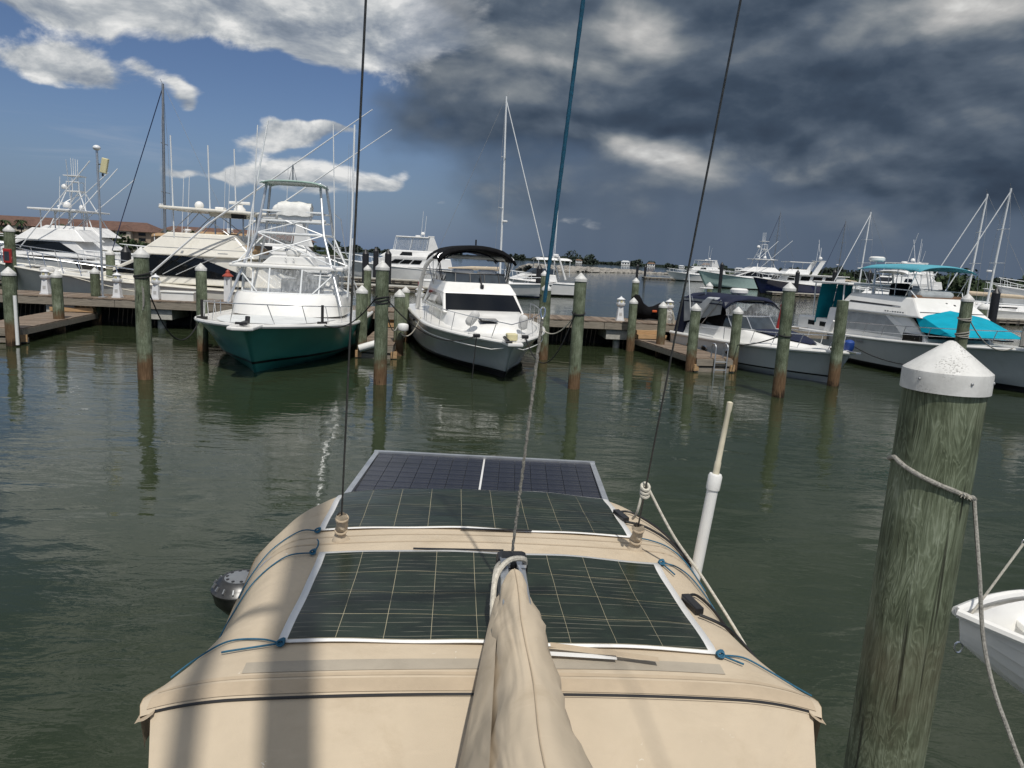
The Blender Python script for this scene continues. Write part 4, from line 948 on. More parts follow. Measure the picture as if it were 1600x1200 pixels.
# ------------------------------------------------------------------ boat kit. Local frame: bow tip at y=0, y runs aft, x across, z=0 the waterline
class Hull:
    def __init__(s, L, B, zb, zs, rake=1.3, flare=0.9, tm=0.46, p=2.3, stern=0.94, chine=0.86, lev=(0.04, 0.16), ct=.60):
        s.ct = ct
        s.L, s.B, s.zb, s.zs, s.rake, s.flare, s.tm, s.p, s.stern, s.chine, s.lev = L, B, zb, zs, rake, flare, tm, p, stern, chine, lev
    def hb(s, t):
        f = 1-(1-min(1, t/s.tm))**s.p
        if t > .6: f *= 1-(1-s.stern)*((t-.6)/.4)**2
        return max(.03, f)*s.B/2
    def zsh(s, t): return s.zs+(s.zb-s.zs)*(1-t)**2.0
    def sheer(s, y, side=1, inset=0.0, dz=0.0):
        t = max(0, min(1, y/s.L)); h = max(0.0, s.hb(t)-inset); return Vector((side*h, t*s.L, s.zsh(t)+dz))
    def section(s, t, rows=11):
        zk = -.55+.15*(1-t)**4; hb = s.hb(t) if t > 0 else 0.0; zsh = s.zsh(t)
        f = 1-(1-min(1, t/s.ct))**1.75
        hc = min(hb*.97, f*s.B/2*s.chine); zc = .02+s.zb*.42*max(0, 1-t/.45)**2
        zz = [zk, zk*.45, s.lev[0], s.lev[1]]+[s.lev[1]+(zsh-s.lev[1])*(k+1)/rows for k in range(rows)]
        out = []
        for z in zz:
            if z < zc: x = hc*max(0, (z-zk)/(zc-zk))**.8
            else:
                q = ((z-zc)/max(.01, zsh-zc)); x = hc+(hb-hc)*q**(1+s.flare*max(0, 1-t*1.6))
            fr_ = (z-zk)/(zsh-zk)
            y = t*s.L+s.rake*max(0.0, 1-fr_)**1.15*max(0, 1-t/.55)**1.6
            out.append((x, y, z))
        return out
    def build(s, root, top, boot='boot_black', bottom='bottom_paint', deck='gelcoat', rub='gelcoat', NS=30, name='hull', crown=.10, rubr=.045):
        mb = MB(); S = [s.section((i/NS)**1.35) for i in range(NS+1)]; m = len(S[0])
        for sg in (-1, 1):
            for i in range(NS):
                for k in range(m-1):
                    q = [S[i][k], S[i][k+1], S[i+1][k+1], S[i+1][k]]
                    mb.add([(sg*a, b, c) for a, b, c in q], [(0, 1, 2, 3)], 0 if k < 2 else (1 if k == 2 else 2), True)
        T = S[-1]; mb.add([(a, b, c) for a, b, c in T]+[(-a, b, c) for a, b, c in T[::-1]], [tuple(range(2*m))], 2)
        h = mb.build(name, [bottom, boot, top], root, fix=False)
        import bmesh
        bm = bmesh.new(); bm.from_mesh(h.data); bmesh.ops.remove_doubles(bm, verts=bm.verts, dist=.0008); bmesh.ops.recalc_face_normals(bm, faces=bm.faces); bm.to_mesh(h.data); bm.free()
        d = MB(); d.loft([[(s.hb(t)*k/4, t*s.L+.0, s.zsh(t)-.012+crown*(1-(k/4)**2)*min(1, t*4)) for k in range(-4, 5)] for t in [(i/NS)**1.35 for i in range(NS+1)]], smooth=True)
        d.build('deck', deck, root)
        if rub:
            for sg in (-1, 1):
                r = MB(); r.tube([s.sheer(s.L*(i/NS)**1.35, sg, -.005, -.02) for i in range(NS+1)], rubr, 8); r.build('rub_rail', rub, root)
        return h
    def rail(s, root, y1, hgt, n, mt='steel', r=.016, inset=.12, y0=.25, mid=False, tip=0.0, lean=.0, hend=None):
        """bow rail running round the stem, with its stanchions"""
        def at(y, sg, z): b = s.sheer(max(y, .05), sg, inset); return Vector((b.x+sg*lean*z, y, b.z+z))
        hh = lambda y: hgt if hend is None else hgt+(hend-hgt)*(y/y1)
        ys = [y0+(y1-y0)*i/14 for i in range(15)]
        pts = [at(y, -1, hh(y)) for y in ys[::-1]]+[Vector((0, y0-.25-tip, s.zb+hgt))]+[at(y, 1, hh(y)) for y in ys]
        b = MB(); b.tube([at(y1, -1, .0)]+pts+[at(y1, 1, 0)], r, 6); b.build('rail', mt, root)
        if mid:
            b = MB(); b.tube([p-Vector((0, 0, hgt*.5)) for p in pts], r*.7, 6); b.build('mid_rail', mt, root)
        for sg in (-1, 1):
            for i in range(n):
                y = y0+(y1-y0)*(i+.3)/n; b = MB(); b.tube([at(y+.10, sg, -.02), at(y-.08, sg, hh(y))], r*.85, 6); b.build('stanchion', mt, root)
def block(root, name, mt, bot, top, bevel=.05, cap=True):
    """bot/top = (y_fwd, y_aft, halfwidth_fwd, halfwidth_aft, z). returns its faces for fixing windows on"""
    def C(q): yf, ya, wf, wa, z = q; return [Vector((-wf, yf, z)), Vector((wf, yf, z)), Vector((wa, ya, z)), Vector((-wa, ya, z))]
    b, t = C(bot), C(top)
    mb = MB(); mb.add(b+t, [(3, 2, 1, 0), (4, 5, 6, 7), (0, 1, 5, 4), (1, 2, 6, 5), (2, 3, 7, 6), (3, 0, 4, 7)])
    o = mb.build(name, mt, root, bevel=bevel)
    return {'o': o, 'front': (b[0], b[1], t[1], t[0]), 'right': (b[1], b[2], t[2], t[1]), 'aft': (b[2], b[3], t[3], t[2]), 'left': (b[3], b[0], t[0], t[3]), 'top': (t[0], t[1], t[2], t[3])}
def patch(root, name, mt, face, uv, lift=.012, th=.02, n=1):
    """a thin panel fixed on a face; uv polygon with (0,0)=lower left seen from outside"""
    a, b, c, d = face; nrm = (b-a).cross(d-a).normalized()
    def P(u, v): return a*(1-u)*(1-v)+b*u*(1-v)+c*u*v+d*(1-u)*v
    q = [P(u, v) for u, v in uv]; m = len(q); mb = MB()
    mb.add([p+nrm*lift for p in q]+[p-nrm*th for p in q], [tuple(range(m))]+[(i, m+i, m+(i+1) % m, (i+1) % m) for i in range(m)])
    return mb.build(name, mt, root)
def rect(u0, v0, u1, v1): return [(u0, v0), (u1, v0), (u1, v1), (u0, v1)]
def pole(root, name, mt, path, r, n=6):
    b = MB(); b.tube(path, r, n); return b.build(name, mt, root)
def boxp(root, name, mt, c, d, bevel=.02, rz=0, rx=0, ry=0, taper=1.0):
    b = MB(); b.box(c, d, rz, 0, taper, rx, ry); return b.build(name, mt, root, bevel=bevel)
def arc_top(root, name, mt, x0, x1, y0, y1, z, crown, edge=.12, n=12, sagy=.0, th=.03, curl=.35):
    """stretched canvas or moulded top, crowned across; curled at its edges"""
    mb = MB(); secs = []
    for i in range(n+1):
        v = i/n; row = []
        for k in range(n+1):
            u = k/n; a = abs(2*u-1); b_ = abs(2*v-1)
            zz = z+crown*(1-a*a)+sagy*(1-b_*b_)-edge*max(0, (a-(1-curl))/curl)**2-edge*.6*max(0, (b_-.8)/.2)**2
            row.append((x0+(x1-x0)*u, y0+(y1-y0)*v, zz))
        secs.append(row)
    mb.loft(secs, smooth=True); o = mb.build(name, mt, root)
    s = o.modifiers.new('t', 'SOLIDIFY'); s.thickness = th; s.offset = -1; return o
def dome(root, mt, c, r, base=.5): 
    b = MB(); b.lathe([(r*.8, -r*base), (r*.95, -r*.2), (r, 0), (r*.94, r*.35), (r*.75, r*.68), (r*.4, r*.93), (.001, r)], c, 14); return b.build('satellite_dome', mt, root)
def radar(root, mt, c, r=.3, h=.2):
    b = MB(); b.lathe([(r*.8, 0), (r, h*.25), (r, h*.75), (r*.8, h), (.001, h*1.05)], c, 18); return b.build('radar_dome', mt, root)
def fender(root, name, mt, p0, p1, r):
    p0 = Vector(p0); p1 = Vector(p1); P = [p0.lerp(p1, k) for k in (0, .05, .12, .25, .5, .75, .88, .95, 1)]; b = MB(); b.tube(P, [r*.25, r*.6, r*.9, r, r, r, r*.9, r*.6, r*.25], 12); return b.build(name, mt, root)

# ================================================================== green sportfishing boat with tower
A = thing('sportfishing_boat', 'green hulled sportfishing boat with white deck and tall tube tower', 'boat', (-7.62, 20.75, 0), rad(6))
hA = Hull(13.5, 5.2, 1.50, 1.15, rake=1.3, flare=.55, tm=.40, p=2.6, chine=.90, lev=(.28, .36), ct=.50)
hA.build(A, 'green_hull', 'boot_black', 'green_hull', 'gelcoat', 'gelcoat', rubr=.065)
# non-skid foredeck patch
b = MB(); b.loft([[(hA.hb(t)*.72*k/4, t*hA.L, hA.zsh(t)+.004+.10*(1-(k*.72/4)**2)*min(1, t*4)) for k in range(-4, 5)] for t in [.075+.275*i/16 for i in range(17)]], smooth=True); b.build('nonskid_patch', 'nonskid', A)
b = MB(); b.prism([(-.42, .45), (-.36, -.62), (-.2, -.72), (.2, -.72), (.36, -.62), (.42, .45)], 'Z', 1.43, 1.53); pu = b.build('bow_pulpit', 'gelcoat', A, bevel=.03)
b = MB(); b.box((0, -.1, 1.60), (.10, .75, .09)); b.box((.0, -.45, 1.62), (.32, .10, .06)); b.tube([(0, .2, 1.58), (0, .25, 1.75)], .07, 8); b.build('anchor', 'black_plastic', pu)
hA.rail(A, 6.0, .62, 6, inset=.22, y0=.4, tip=.1, hend=.5)
dk_ = MB(); secs = []
# raised cabin trunk / dash, rounded in front
for z, y0, hw in ((1.38, 4.6, 2.0), (1.75, 4.75, 1.98), (2.0, 4.95, 1.92), (2.12, 5.15, 1.86)):
    ring = [(-hw, 8.4, z), (-hw, 6.4, z)]+[(-hw*math.cos(w), 6.4-(6.4-y0)*math.sin(w)**.8, z) for w in [math.pi*k/16 for k in range(1, 16)]]+[(hw, 6.4, z), (hw, 8.4, z)]
    secs.append(ring)
dk_.loft(secs, smooth=True); n_ = len(secs[-1]); dk_.add(secs[-1], [tuple(range(n_))]); dk_.build('cabin_trunk', 'gelcoat', A)
boxp(A, 'rear_bulkhead', 'gelcoat', (0, 8.6, 1.6), (3.6, .3, .9)); boxp(A, 'cockpit_seat', 'gelcoat', (.2, 7.7, 2.3), (1.5, .7, .55), .06)
# windscreen frame and clear curtains under the hardtop
FZ, TZ = 2.10, 2.98
wf = [(-1.62, 6.0), (-1.15, 5.45), (-.55, 5.25), (.55, 5.25), (1.15, 5.45), (1.62, 6.0), (1.78, 7.6)]
for (x, y) in wf[:-1]: pole(A, 'windscreen_post', 'white_tube', [(x, y, FZ), (x*1.02, y+.35, TZ)], .032)
b = MB(); b.tube([(-1.78, 7.6, FZ+.03)]+[(x, y-.01, FZ+.03) for x, y in wf], .035, 8); b.build('windscreen_sill', 'white_tube', A)
wp = [(-1.78, 7.6)]+wf
for (x, y), (x2, y2) in zip(wp, wp[1:]):
    b = MB(); b.add([(x, y, FZ+.05), (x2, y2, FZ+.05), (x2*1.02, y2+.33, TZ-.02), (x*1.02, y+.33, TZ-.02)], [(0, 1, 2, 3)]); b.build('clear_curtain', 'clear_vinyl', A)
for sg in (-1, 1):   # loose curtain corners
    b = MB(); b.loft([[(sg*(1.80+.10*k/6+.03*math.sin(k*2)), 6.1+.35*k/6, FZ-.35+.1*k/6), (sg*(1.86+.06*math.sin(k*2.3)), 6.2+.4*k/6, TZ)] for k in range(7)], smooth=True); b.build('clear_curtain', 'clear_vinyl', A)
    pole(A, 'windscreen_brace', 'white_tube', [(sg*.95, 5.35, FZ+.05), (sg*1.75, 5.9, TZ)], .025)
ht = boxp(A, 'hardtop', 'gelcoat', (0, 6.95, 3.05), (3.95, 2.7, .13), .05)
b = MB(); b.prism([(-.95, 3.11), (.95, 3.11), (.75, 3.42), (-.6, 3.42)], 'Y', 5.95, 6.9); b.build('hardtop_box', 'gelcoat', A, bevel=.04)
b = MB(); b.lathe([(.20, 3.40), (.22, 3.46), (.26, 3.50), (.26, 3.62), (.2, 3.68), (.06, 3.72), (.04, 3.80), (.001, 3.81)], (.12, 6.3, 0), 18); b.build('horn_dome', 'gelcoat', A)
for x in (-.05, .22): pole(A, 'deer_antler_horn', 'steel', [(x, 5.94, 3.2), (x, 5.9, 3.3), (x-.05, 5.88, 3.36)], .012); 
# tower
mp_ = [(-1.18, 6.4), (1.18, 6.4), (1.28, 8.2), (-1.28, 8.2)]; ZM = 4.22
for i, (x, y) in enumerate(mp_):
    sg = -1 if x < 0 else 1
    ft = (sg*1.95, 5.35, 1.75) if i < 2 else (sg*2.25, 9.6, 1.35)
    pole(A, 'tower_leg', 'aluminium', [ft, (x, y, ZM), (x*.80, 7.0 if i < 2 else 7.9, 6.1)], .048, 8)
for a_, b_ in zip(mp_, mp_[1:]+mp_[:1]): pole(A, 'tower_ring', 'white_tube', [(a_[0], a_[1], ZM), (b_[0], b_[1], ZM)], .036, 8)
for zr, w_ in ((4.68, 1.08), (5.02, 1.05)):
    b = MB(); b.tube([(-w_, 6.65, zr), (w_, 6.65, zr), (w_*1.05, 8.1, zr), (-w_*1.05, 8.1, zr)], .034, 8, closed=True); b.build('belly_ring', 'white_tube', A)
b = MB(); b.box((0, 7.35, ZM+.03), (2.2, 1.5, .05)); b.build('tower_floor', 'white_tube', A)
for (p, q) in (((-1.18, 6.4, ZM), (1.75, 5.55, 3.12)), ((1.18, 6.4, ZM), (-1.85, 5.6, 3.12)), ((-1.18, 6.4, ZM), (.35, 6.45, 4.68)), ((1.18, 6.4, ZM), (-.2, 6.5, 4.68)), ((-1.28, 8.2, ZM), (-1.9, 6.4, 3.12)), ((1.28, 8.2, ZM), (1.95, 6.8, 3.1)), ((1.28, 8.2, ZM), (2.1, 9.3, 2.2)), ((-1.28, 8.2, ZM), (1.9, 8.0, 3.12)), ((1.18, 6.4, ZM), (1.9, 8.0, 3.12))):
    pole(A, 'tower_brace', 'white_tube', [p, q], .026)
for sg in (-1, 1): pole(A, 'tower_ladder', 'aluminium', [(sg*2.05, 8.3, 3.12), (sg*1.75, 8.25, 3.6), (sg*1.55, 8.2, 4.9), (sg*1.3, 8.0, 5.1)], .022)
boxp(A, 'control_station', 'gelcoat', (.05, 7.0, 4.82), (1.15, .6, .22), .03)
boxp(A, 'side_pod', 'gelcoat', (-.85, 6.9, 4.78), (.5, .3, .10), .03); boxp(A, 'side_pod', 'gelcoat', (.92, 6.9, 4.74), (.5, .3, .10), .03)
b = MB(); secs = []
for i in range(9):
    u = -1+2*i/8; row = []
    for k in range(15):
        w = math.pi*k/14; rr = 1-.10*abs(u)**3
        row.append((.05+u*.60+.015*math.sin(k*1.7+i), 7.0-.40*math.cos(w)*rr+.02*math.sin(i*2.1+k), 4.88+(.52*rr-.05*u*0)*math.sin(w)**.55+.02*math.sin(i*1.7+k*.9)))
    secs.append(row)
b.loft(secs, smooth=True, cap0=True, cap1=True); b.build('station_cover', 'white_cover', A)
for x in (-.4, .5): pole(A, 'station_post', 'white_tube', [(x, 7.0, ZM), (x, 7.0, 4.8)], .03)
arc_top(A, 'awning', 'green_awning', -1.12, 1.08, 6.55, 8.2, 6.08, .06, edge=.06)
for k in range(5): pole(A, 'awning_batten', 'white_tube', [(-1.1, 6.65+.35*k, 6.05), (1.06, 6.65+.35*k, 6.05)], .02)
b = MB(); b.tube([(-.58, 6.2, 3.66), (.60, 6.2, 3.62)], .085, 14); sb = b.build('rolled_shade', 'pvc', A)
for k in range(9): boxp(sb, 'letter', 'navy_hull', (-.12+.062*k, 6.115, 3.635+.012*(k % 2)-.003*k), (.034, .012, .055 if k in (0, 3, 7) else .042), 0)
pole(A, 'tower_light', 'dull_metal', [(-.15, 7.6, 6.1), (-.15, 7.6, 6.75)], .03); b = MB(); b.tube([(-.3, 7.6, 6.15), (-.15, 7.6, 6.8), (0, 7.6, 6.15)], .012); b.build('light_bracket', 'dull_metal', A)
for path, r in (([(-1.78, 6.8, 2.2), (-1.5, 7.0, 5.0), (-1.0, 7.4, 8.25)], .03), ([(1.98, 7.0, 2.0), (2.1, 7.1, 5.0), (2.12, 7.3, 8.3)], .035)): pole(A, 'outrigger', 'white_tube', path, r)
for path in ([(-1.45, 6.6, 3.1), (-1.35, 6.7, 5.5), (-1.25, 6.9, 8.0)], [(1.55, 6.6, 3.1), (1.5, 6.7, 5.4), (1.42, 6.8, 8.2)]): pole(A, 'whip_antenna', 'white_tube', path, .02)
for x in (1.85, 2.0, 2.2, 2.35): pole(A, 'outrigger_halyard', 'wire_grey', [(x, 7.4, 2.0), (2.0+.5*(x-2), 7.3, 7.6)], .004, 4)
pole(A, 'rod_holder', 'white_tube', [(2.0, 7.8, 3.1), (2.05, 7.8, 4.2)], .025)
# sun awning sloping aft below the hardtop
b = MB(); b.loft([[(-1.1+2.6*k/8*1.0, 6.9+1.9*k/8, 2.97-.95*k/8), (-.1+1.9*k/8, 8.3+1.4*k/8, 2.97-.95*k/8)] for k in range(9)], smooth=True); b.build('sun_shade', 'white_cover', A)
for x, y in ((-1.95, 2.55), (1.75, 2.2)):
    sg = -1 if x < 0 else 1; p = hA.sheer(y, sg, .14); b = MB(); b.tube([p+Vector((0, 0, .62)), p+Vector((0, 0, .1))], .045, 8); b.box(p+Vector((0, 0, .05)), (.30, .14, .09)); b.build('rope_coil', 'rope_black', A)
b = MB(); b.tube([hA.sheer(6.1, 1, .1, .05)+Vector((0, k*.12, .22+.2*math.sin(k*1.3))) for k in range(12)], .03, 6); b.build('rope_bundle', 'rope_white', A)
b = MB(); b.tube([hA.sheer(5.9, 1, -.03, -.22)+Vector((.0, .05*math.sin(k*2.1), .1*math.cos(k*2.1))) for k in range(7)], .03, 6); b.build('hanging_rope', 'rope_yellow', A)

# ================================================================== white bridge boat with black bimini
Bt = thing('bridge_cruiser', 'white flybridge cruiser, shade grey put into its hull colour, with black bimini and dark windscreen', 'boat', (-.05, 22.3, 0), rad(14))
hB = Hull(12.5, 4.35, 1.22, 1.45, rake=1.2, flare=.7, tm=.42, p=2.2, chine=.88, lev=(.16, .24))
hB.build(Bt, 'grey_hull', 'boot_black', 'bottom_paint', 'gelcoat', 'gelcoat', rubr=.06)  # white hull coloured grey, its shade put into the colour
for sg in (-1, 1):
    r = MB(); r.tube([hB.sheer(hB.L*(i/24)**1.2, sg, .03, -.30 if i > 1 else -.2) for i in range(1, 25)], .02, 6); r.build('hull_stripe', 'gelcoat', Bt)
b = MB(); b.prism([(-.30, .5), (-.24, -.42), (.24, -.42), (.30, .5)], 'Z', 1.16, 1.27); bp = b.build('bow_pulpit', 'gelcoat', Bt, bevel=.03)
boxp(bp, 'windlass', 'lens_yellow', (.0, .15, 1.40), (.34, .26, .22), .04); b = MB(); b.tube([(-.22, -.35, 1.33), (-.18, .35, 1.36)], .05, 8); b.tube([(-.3, -.38, 1.30), (-.1, -.38, 1.30)], .04, 8); b.build('anchor', 'black_plastic', bp)
for x in (-1.0, .55): boxp(Bt, 'cleat', 'black_plastic', (x, .62, 1.36), (.22, .12, .12), .03)
b = MB(); secs = []      # raised foredeck blister
for z, y0, hw in ((1.30, 1.7, 1.55), (1.52, 2.1, 1.45), (1.72, 3.0, 1.38), (1.84, 4.2, 1.40)):
    secs.append([(-hw, 9.0, z), (-hw, 4.8, z)]+[(-hw*math.cos(w), 4.8-(4.8-y0)*math.sin(w)**.85, z) for w in [math.pi*k/14 for k in range(1, 14)]]+[(hw, 4.8, z), (hw, 9.0, z)])
b.loft(secs, smooth=True); b.add(secs[-1], [tuple(range(len(secs[-1])))]); b.build('foredeck_blister', 'gelcoat', Bt)
boxp(Bt, 'deck_hatch', 'dark_glass', (-.25, 2.55, 1.68), (.62, .46, .05), .015, rx=.10)
hs = block(Bt, 'deckhouse', 'gelcoat', (4.45, 9.2, 1.50, 1.70, 1.75), (5.45, 9.2, 1.38, 1.45, 2.42), .05)
patch(Bt, 'windscreen', 'dark_glass', hs['front'], [(.03, .06), (.97, .06), (.955, .93), (.03, .96)], .015)
patch(Bt, 'side_window', 'dark_glass', hs['left'], [(.15, .25), (.72, .25), (.98, .3), (.82, .88), (.15, .85)], .015)
patch(Bt, 'side_window', 'dark_glass', hs['right'], [(.28, .25), (.98, .25), (.85, .85), (.3, .88)], .015)
br = block(Bt, 'bridge_coaming', 'gelcoat', (5.35, 9.0, 1.42, 1.5, 2.38), (5.85, 9.0, 1.22, 1.35, 2.78), .06)
bw = [(-1.28, 8.3), (-1.18, 6.3), (-.85, 5.98), (.85, 5.98), (1.18, 6.3), (1.28, 8.3)]
for (x, y), (x2, y2) in zip(bw, bw[1:]):
    b = MB(); b.add([(x, y, 2.76), (x2, y2, 2.76), (x2*.97, y2+.22, 3.10), (x*.97, y+.22, 3.10)], [(0, 1, 2, 3)]); b.build('bridge_windscreen', 'smoke_glass', Bt)
b = MB(); b.tube([(x*.97, y+.22, 3.11) for x, y in bw], .022, 6); b.build('windscreen_rim', 'black_plastic', Bt)
for x in (-.85, -.28, .28, .85): pole(Bt, 'windscreen_post', 'black_plastic', [(x, 5.97, 2.77), (x*.97, 6.19, 3.10)], .018)
boxp(Bt, 'helm_seat', 'gelcoat', (-.35, 7.4, 2.95), (.8, .6, .6), .08); boxp(Bt, 'helm_seat', 'gelcoat', (.65, 7.5, 2.95), (.7, .6, .6), .08)
boxp(Bt, 'searchlight', 'black_plastic', (.1, 5.62, 2.66), (.13, .14, .16), .03); pole(Bt, 'searchlight_stand', 'black_plastic', [(.1, 5.7, 2.72), (.1, 6.05, 3.05)], .03)
# radar arch
for sg in (-1, 1): pole(Bt, 'radar_arch_leg', 'gelcoat', smooth_path([(sg*1.85, 9.6, 1.5), (sg*1.80, 8.9, 2.6), (sg*1.68, 8.2, 3.35), (sg*1.40, 7.7, 3.72)], 4), .085, 8)
pole(Bt, 'radar_arch_bar', 'gelcoat', [(-1.40, 7.7, 3.72), (1.40, 7.7, 3.72)], .085, 8)
arc_top(Bt, 'bimini_canvas', 'black_canvas', -1.52, 1.55, 6.2, 9.7, 3.84, .34, edge=.20, th=.09)
arc_top(Bt, 'bimini_lining', 'navy_canvas', -1.1, 1.1, 7.6, 9.4, 3.68, .28, edge=.06)
for y in (6.5, 7.9, 9.4):
    b = MB(); b.tube(smooth_path([(-1.42, 8.0, 2.6), (-1.46, y, 3.45), (-1.40, y, 3.78), (-.7, y, 4.06), (0, y, 4.14), (.7, y, 4.06), (1.40, y, 3.78), (1.46, y, 3.45), (1.42, 8.0, 2.6)], 4), .016, 6); b.build('bimini_hoop', 'steel', Bt)
for sg in (-1, 1): 
    for yy in (6.6, 7.0): pole(Bt, 'bimini_leg', 'black_plastic', [(sg*1.25, yy-.1, 2.78), (sg*1.45, yy, 3.82)], .02)
pole(Bt, 'anchor_light', 'black_plastic', [(.25, 8, 4.2), (.25, 8, 4.42)], .035)
for sg in (-1, 1): pole(Bt, 'stern_hoop', 'gelcoat', smooth_path([(sg*1.7, 10.2, 1.5), (sg*1.72, 10.1, 2.5), (sg*1.55, 9.6, 2.95), (sg*1.2, 9.3, 2.9)], 5), .07, 8)
hB.rail(Bt, 5.6, .55, 6, inset=.16, y0=.45, hend=.72)
fender(Bt, 'deck_fender', 'grey_cover', (-1.05, 2.05, 1.55), (-.72, 2.0, 2.0), .15); fender(Bt, 'deck_fender', 'grey_cover', (.78, 1.9, 1.45), (.80, 1.85, 1.95), .15)
boxp(Bt, 'rail_bag', 'red_paint', (-1.75, 9.6, 2.45), (.18, .2, .3), .05)
pole(Bt, 'exhaust_slot', 'black_plastic', [hB.sheer(7.6, -1, -.02, -.25), hB.sheer(9.2, -1, -.02, -.28)], .05)

# ================================================================== cruiser with navy canvas
Cr = thing('express_cruiser', 'white express cruiser with navy canopy, navy foredeck cover and radar arch', 'boat', (11.5, 25.0, 0), rad(24))
hC = Hull(8.3, 3.15, 1.18, .98, rake=1.1, flare=.6, tm=.5, p=2.1, chine=.9, lev=(.22, .28))
hC.build(Cr, 'grey_hull', 'boot_black', 'grey_hull', 'gelcoat', 'gelcoat', rubr=.07)
b = MB(); secs = []      # moulded deck rising to the windscreen
for z, y0, hw in ((1.0, .9, 1.36), (1.22, 1.6, 1.26), (1.42, 2.9, 1.2), (1.52, 4.0, 1.18)):
    secs.append([(-hw, 8.0, z*.96), (-hw, 4.3, z)]+[(-hw*math.cos(w), 4.3-(4.3-y0)*math.sin(w)**.75, z) for w in [math.pi*k/14 for k in range(1, 14)]]+[(hw, 4.3, z), (hw, 8.0, z*.96)])
b.loft(secs, smooth=True); b.add(secs[-1], [tuple(range(len(secs[-1])))]); b.build('moulded_deck', 'gelcoat', Cr)
b = MB(); b.loft([[(-.75*k-.05, 3.9-2.25*(i/8), 1.545-.30*(i/8)**1.2+.012), (-.1, 3.9-2.25*(i/8), 1.58-.26*(i/8)**1.2)] for i, k in [(i, (1-(i/8)**2.2)+.12) for i in range(9)]], smooth=True)
b.loft([[(.75*k+.05, 3.9-2.25*(i/8), 1.545-.30*(i/8)**1.2+.012), (-.1, 3.9-2.25*(i/8), 1.58-.26*(i/8)**1.2)] for i, k in [(i, (1-(i/8)**2.2)+.12) for i in range(9)]], smooth=True); b.build('foredeck_cover', 'navy_canvas', Cr)
wsC = [(-1.12, 6.4), (-1.05, 4.9), (-.62, 4.25), (.62, 4.25), (1.05, 4.9), (1.12, 6.4)]
for (x, y), (x2, y2) in zip(wsC, wsC[1:]):
    b = MB(); b.add([(x, y, 1.50), (x2, y2, 1.50), (x2*.94, y2+.42, 1.98), (x*.94, y+.42, 1.98)], [(0, 1, 2, 3)]); b.build('windscreen', 'smoke_glass', Cr)
b = MB(); b.tube([(x*.94, y+.42, 1.99) for x, y in wsC], .028, 6); b.build('windscreen_rim', 'steel', Cr)
for x, y in wsC[1:-1]: pole(Cr, 'windscreen_post', 'steel', [(x, y, 1.5), (x*.94, y+.42, 1.98)], .022)
for sg in (-1, 1):
    b = MB(); b.prism([(7.55, 1.0), (7.0, 1.0), (6.35, 2.0), (5.9, 2.45), (5.75, 2.60), (6.15, 2.62), (6.75, 2.2)], 'X', sg*1.34-.06, sg*1.34+.06); o = b.build('radar_arch_side', 'grey_hull', Cr, bevel=.04)
boxp(Cr, 'radar_arch_top', 'grey_hull', (0, 5.95, 2.57), (2.7, .45, .12), .04)
arc_top(Cr, 'canopy_top', 'navy_canvas', -1.40, 1.40, 5.0, 8.0, 2.60, .16, edge=.22)
for sg in (-1, 1):
    b = MB(); b.add([(sg*1.30, 5.35, 1.99), (sg*1.36, 7.6, 1.5), (sg*1.38, 7.7, 2.50), (sg*1.38, 5.2, 2.50)], [(0, 1, 2, 3)]); b.build('side_curtain', 'mesh_cover' if sg < 0 else 'clear_vinyl', Cr)
    pole(Cr, 'canopy_hoop', 'steel', [(sg*1.30, 6.5, 1.5), (sg*1.38, 5.3, 2.55)], .016); pole(Cr, 'canopy_hoop', 'steel', [(sg*1.30, 6.6, 1.5), (sg*1.38, 7.2, 2.6)], .016)
b = MB(); b.add([(-1.30, 5.0, 1.98), (1.30, 5.0, 1.98), (1.38, 5.1, 2.5), (-1.38, 5.1, 2.5)], [(0, 1, 2, 3)]); b.build('front_curtain', 'clear_vinyl', Cr)
b = MB(); b.prism([(8.25, 1.0), (7.6, 1.0), (7.6, 2.55), (7.9, 2.5)], 'X', -1.36, 1.36); b.build('aft_curtain', 'navy_canvas', Cr)
boxp(Cr, 'cockpit_liner', 'black_canvas', (0, 6.4, 1.6), (2.2, 2.0, .9), .1)
radar(Cr, 'gelcoat', (.15, 6.1, 2.78), .36, .24); boxp(Cr, 'tv_antenna', 'gelcoat', (-.9, 6.9, 2.95), (.5, .3, .06), .03); pole(Cr, 'antenna_stand', 'steel', [(-.9, 6.9, 2.6), (-.9, 6.9, 2.95)], .025); pole(Cr, 'radar_stand', 'steel', [(.15, 6.1, 2.6), (.15, 6.1, 2.8)], .06)
pole(Cr, 'whip_antenna', 'white_tube', [(-1.38, 7.1, 1.6), (-1.55, 7.35, 3.7)], .022); boxp(Cr, 'bow_roller', 'steel', (0, -.05, 1.20), (.22, .5, .06), .01)
hC.rail(Cr, 4.9, .56, 5, inset=.16, y0=.35, hend=.5, tip=-.05)
for y in (4.4, 5.9, 6.9):
    p = hC.sheer(y, -1, .09, -.42); b = MB(); b.lathe([(.11, 0), (.16, .01), (.16, .03), (.11, .04)], (0, 0, 0), 16, axis='X'); o = b.build('porthole_rim', 'steel', Cr); o.location = p+Vector((-.06, 0, 0)); o.scale = (1, 1.3, .7)
    b = MB(); b.lathe([(.12, 0), (.001, -.005)], (0, 0, 0), 16, axis='X'); o2 = b.build('porthole_glass', 'dark_glass', Cr); o2.location = p+Vector((-.05, 0, 0)); o2.scale = (1, 1.3, .7)
fender(Cr, 'blue_fender', 'blue_fender', (.55, .62, 1.55), (.62, .70, 1.15), .17); boxp(Cr, 'bow_light', 'black_plastic', (-.3, .55, 1.25), (.16, .1, .08), .02)
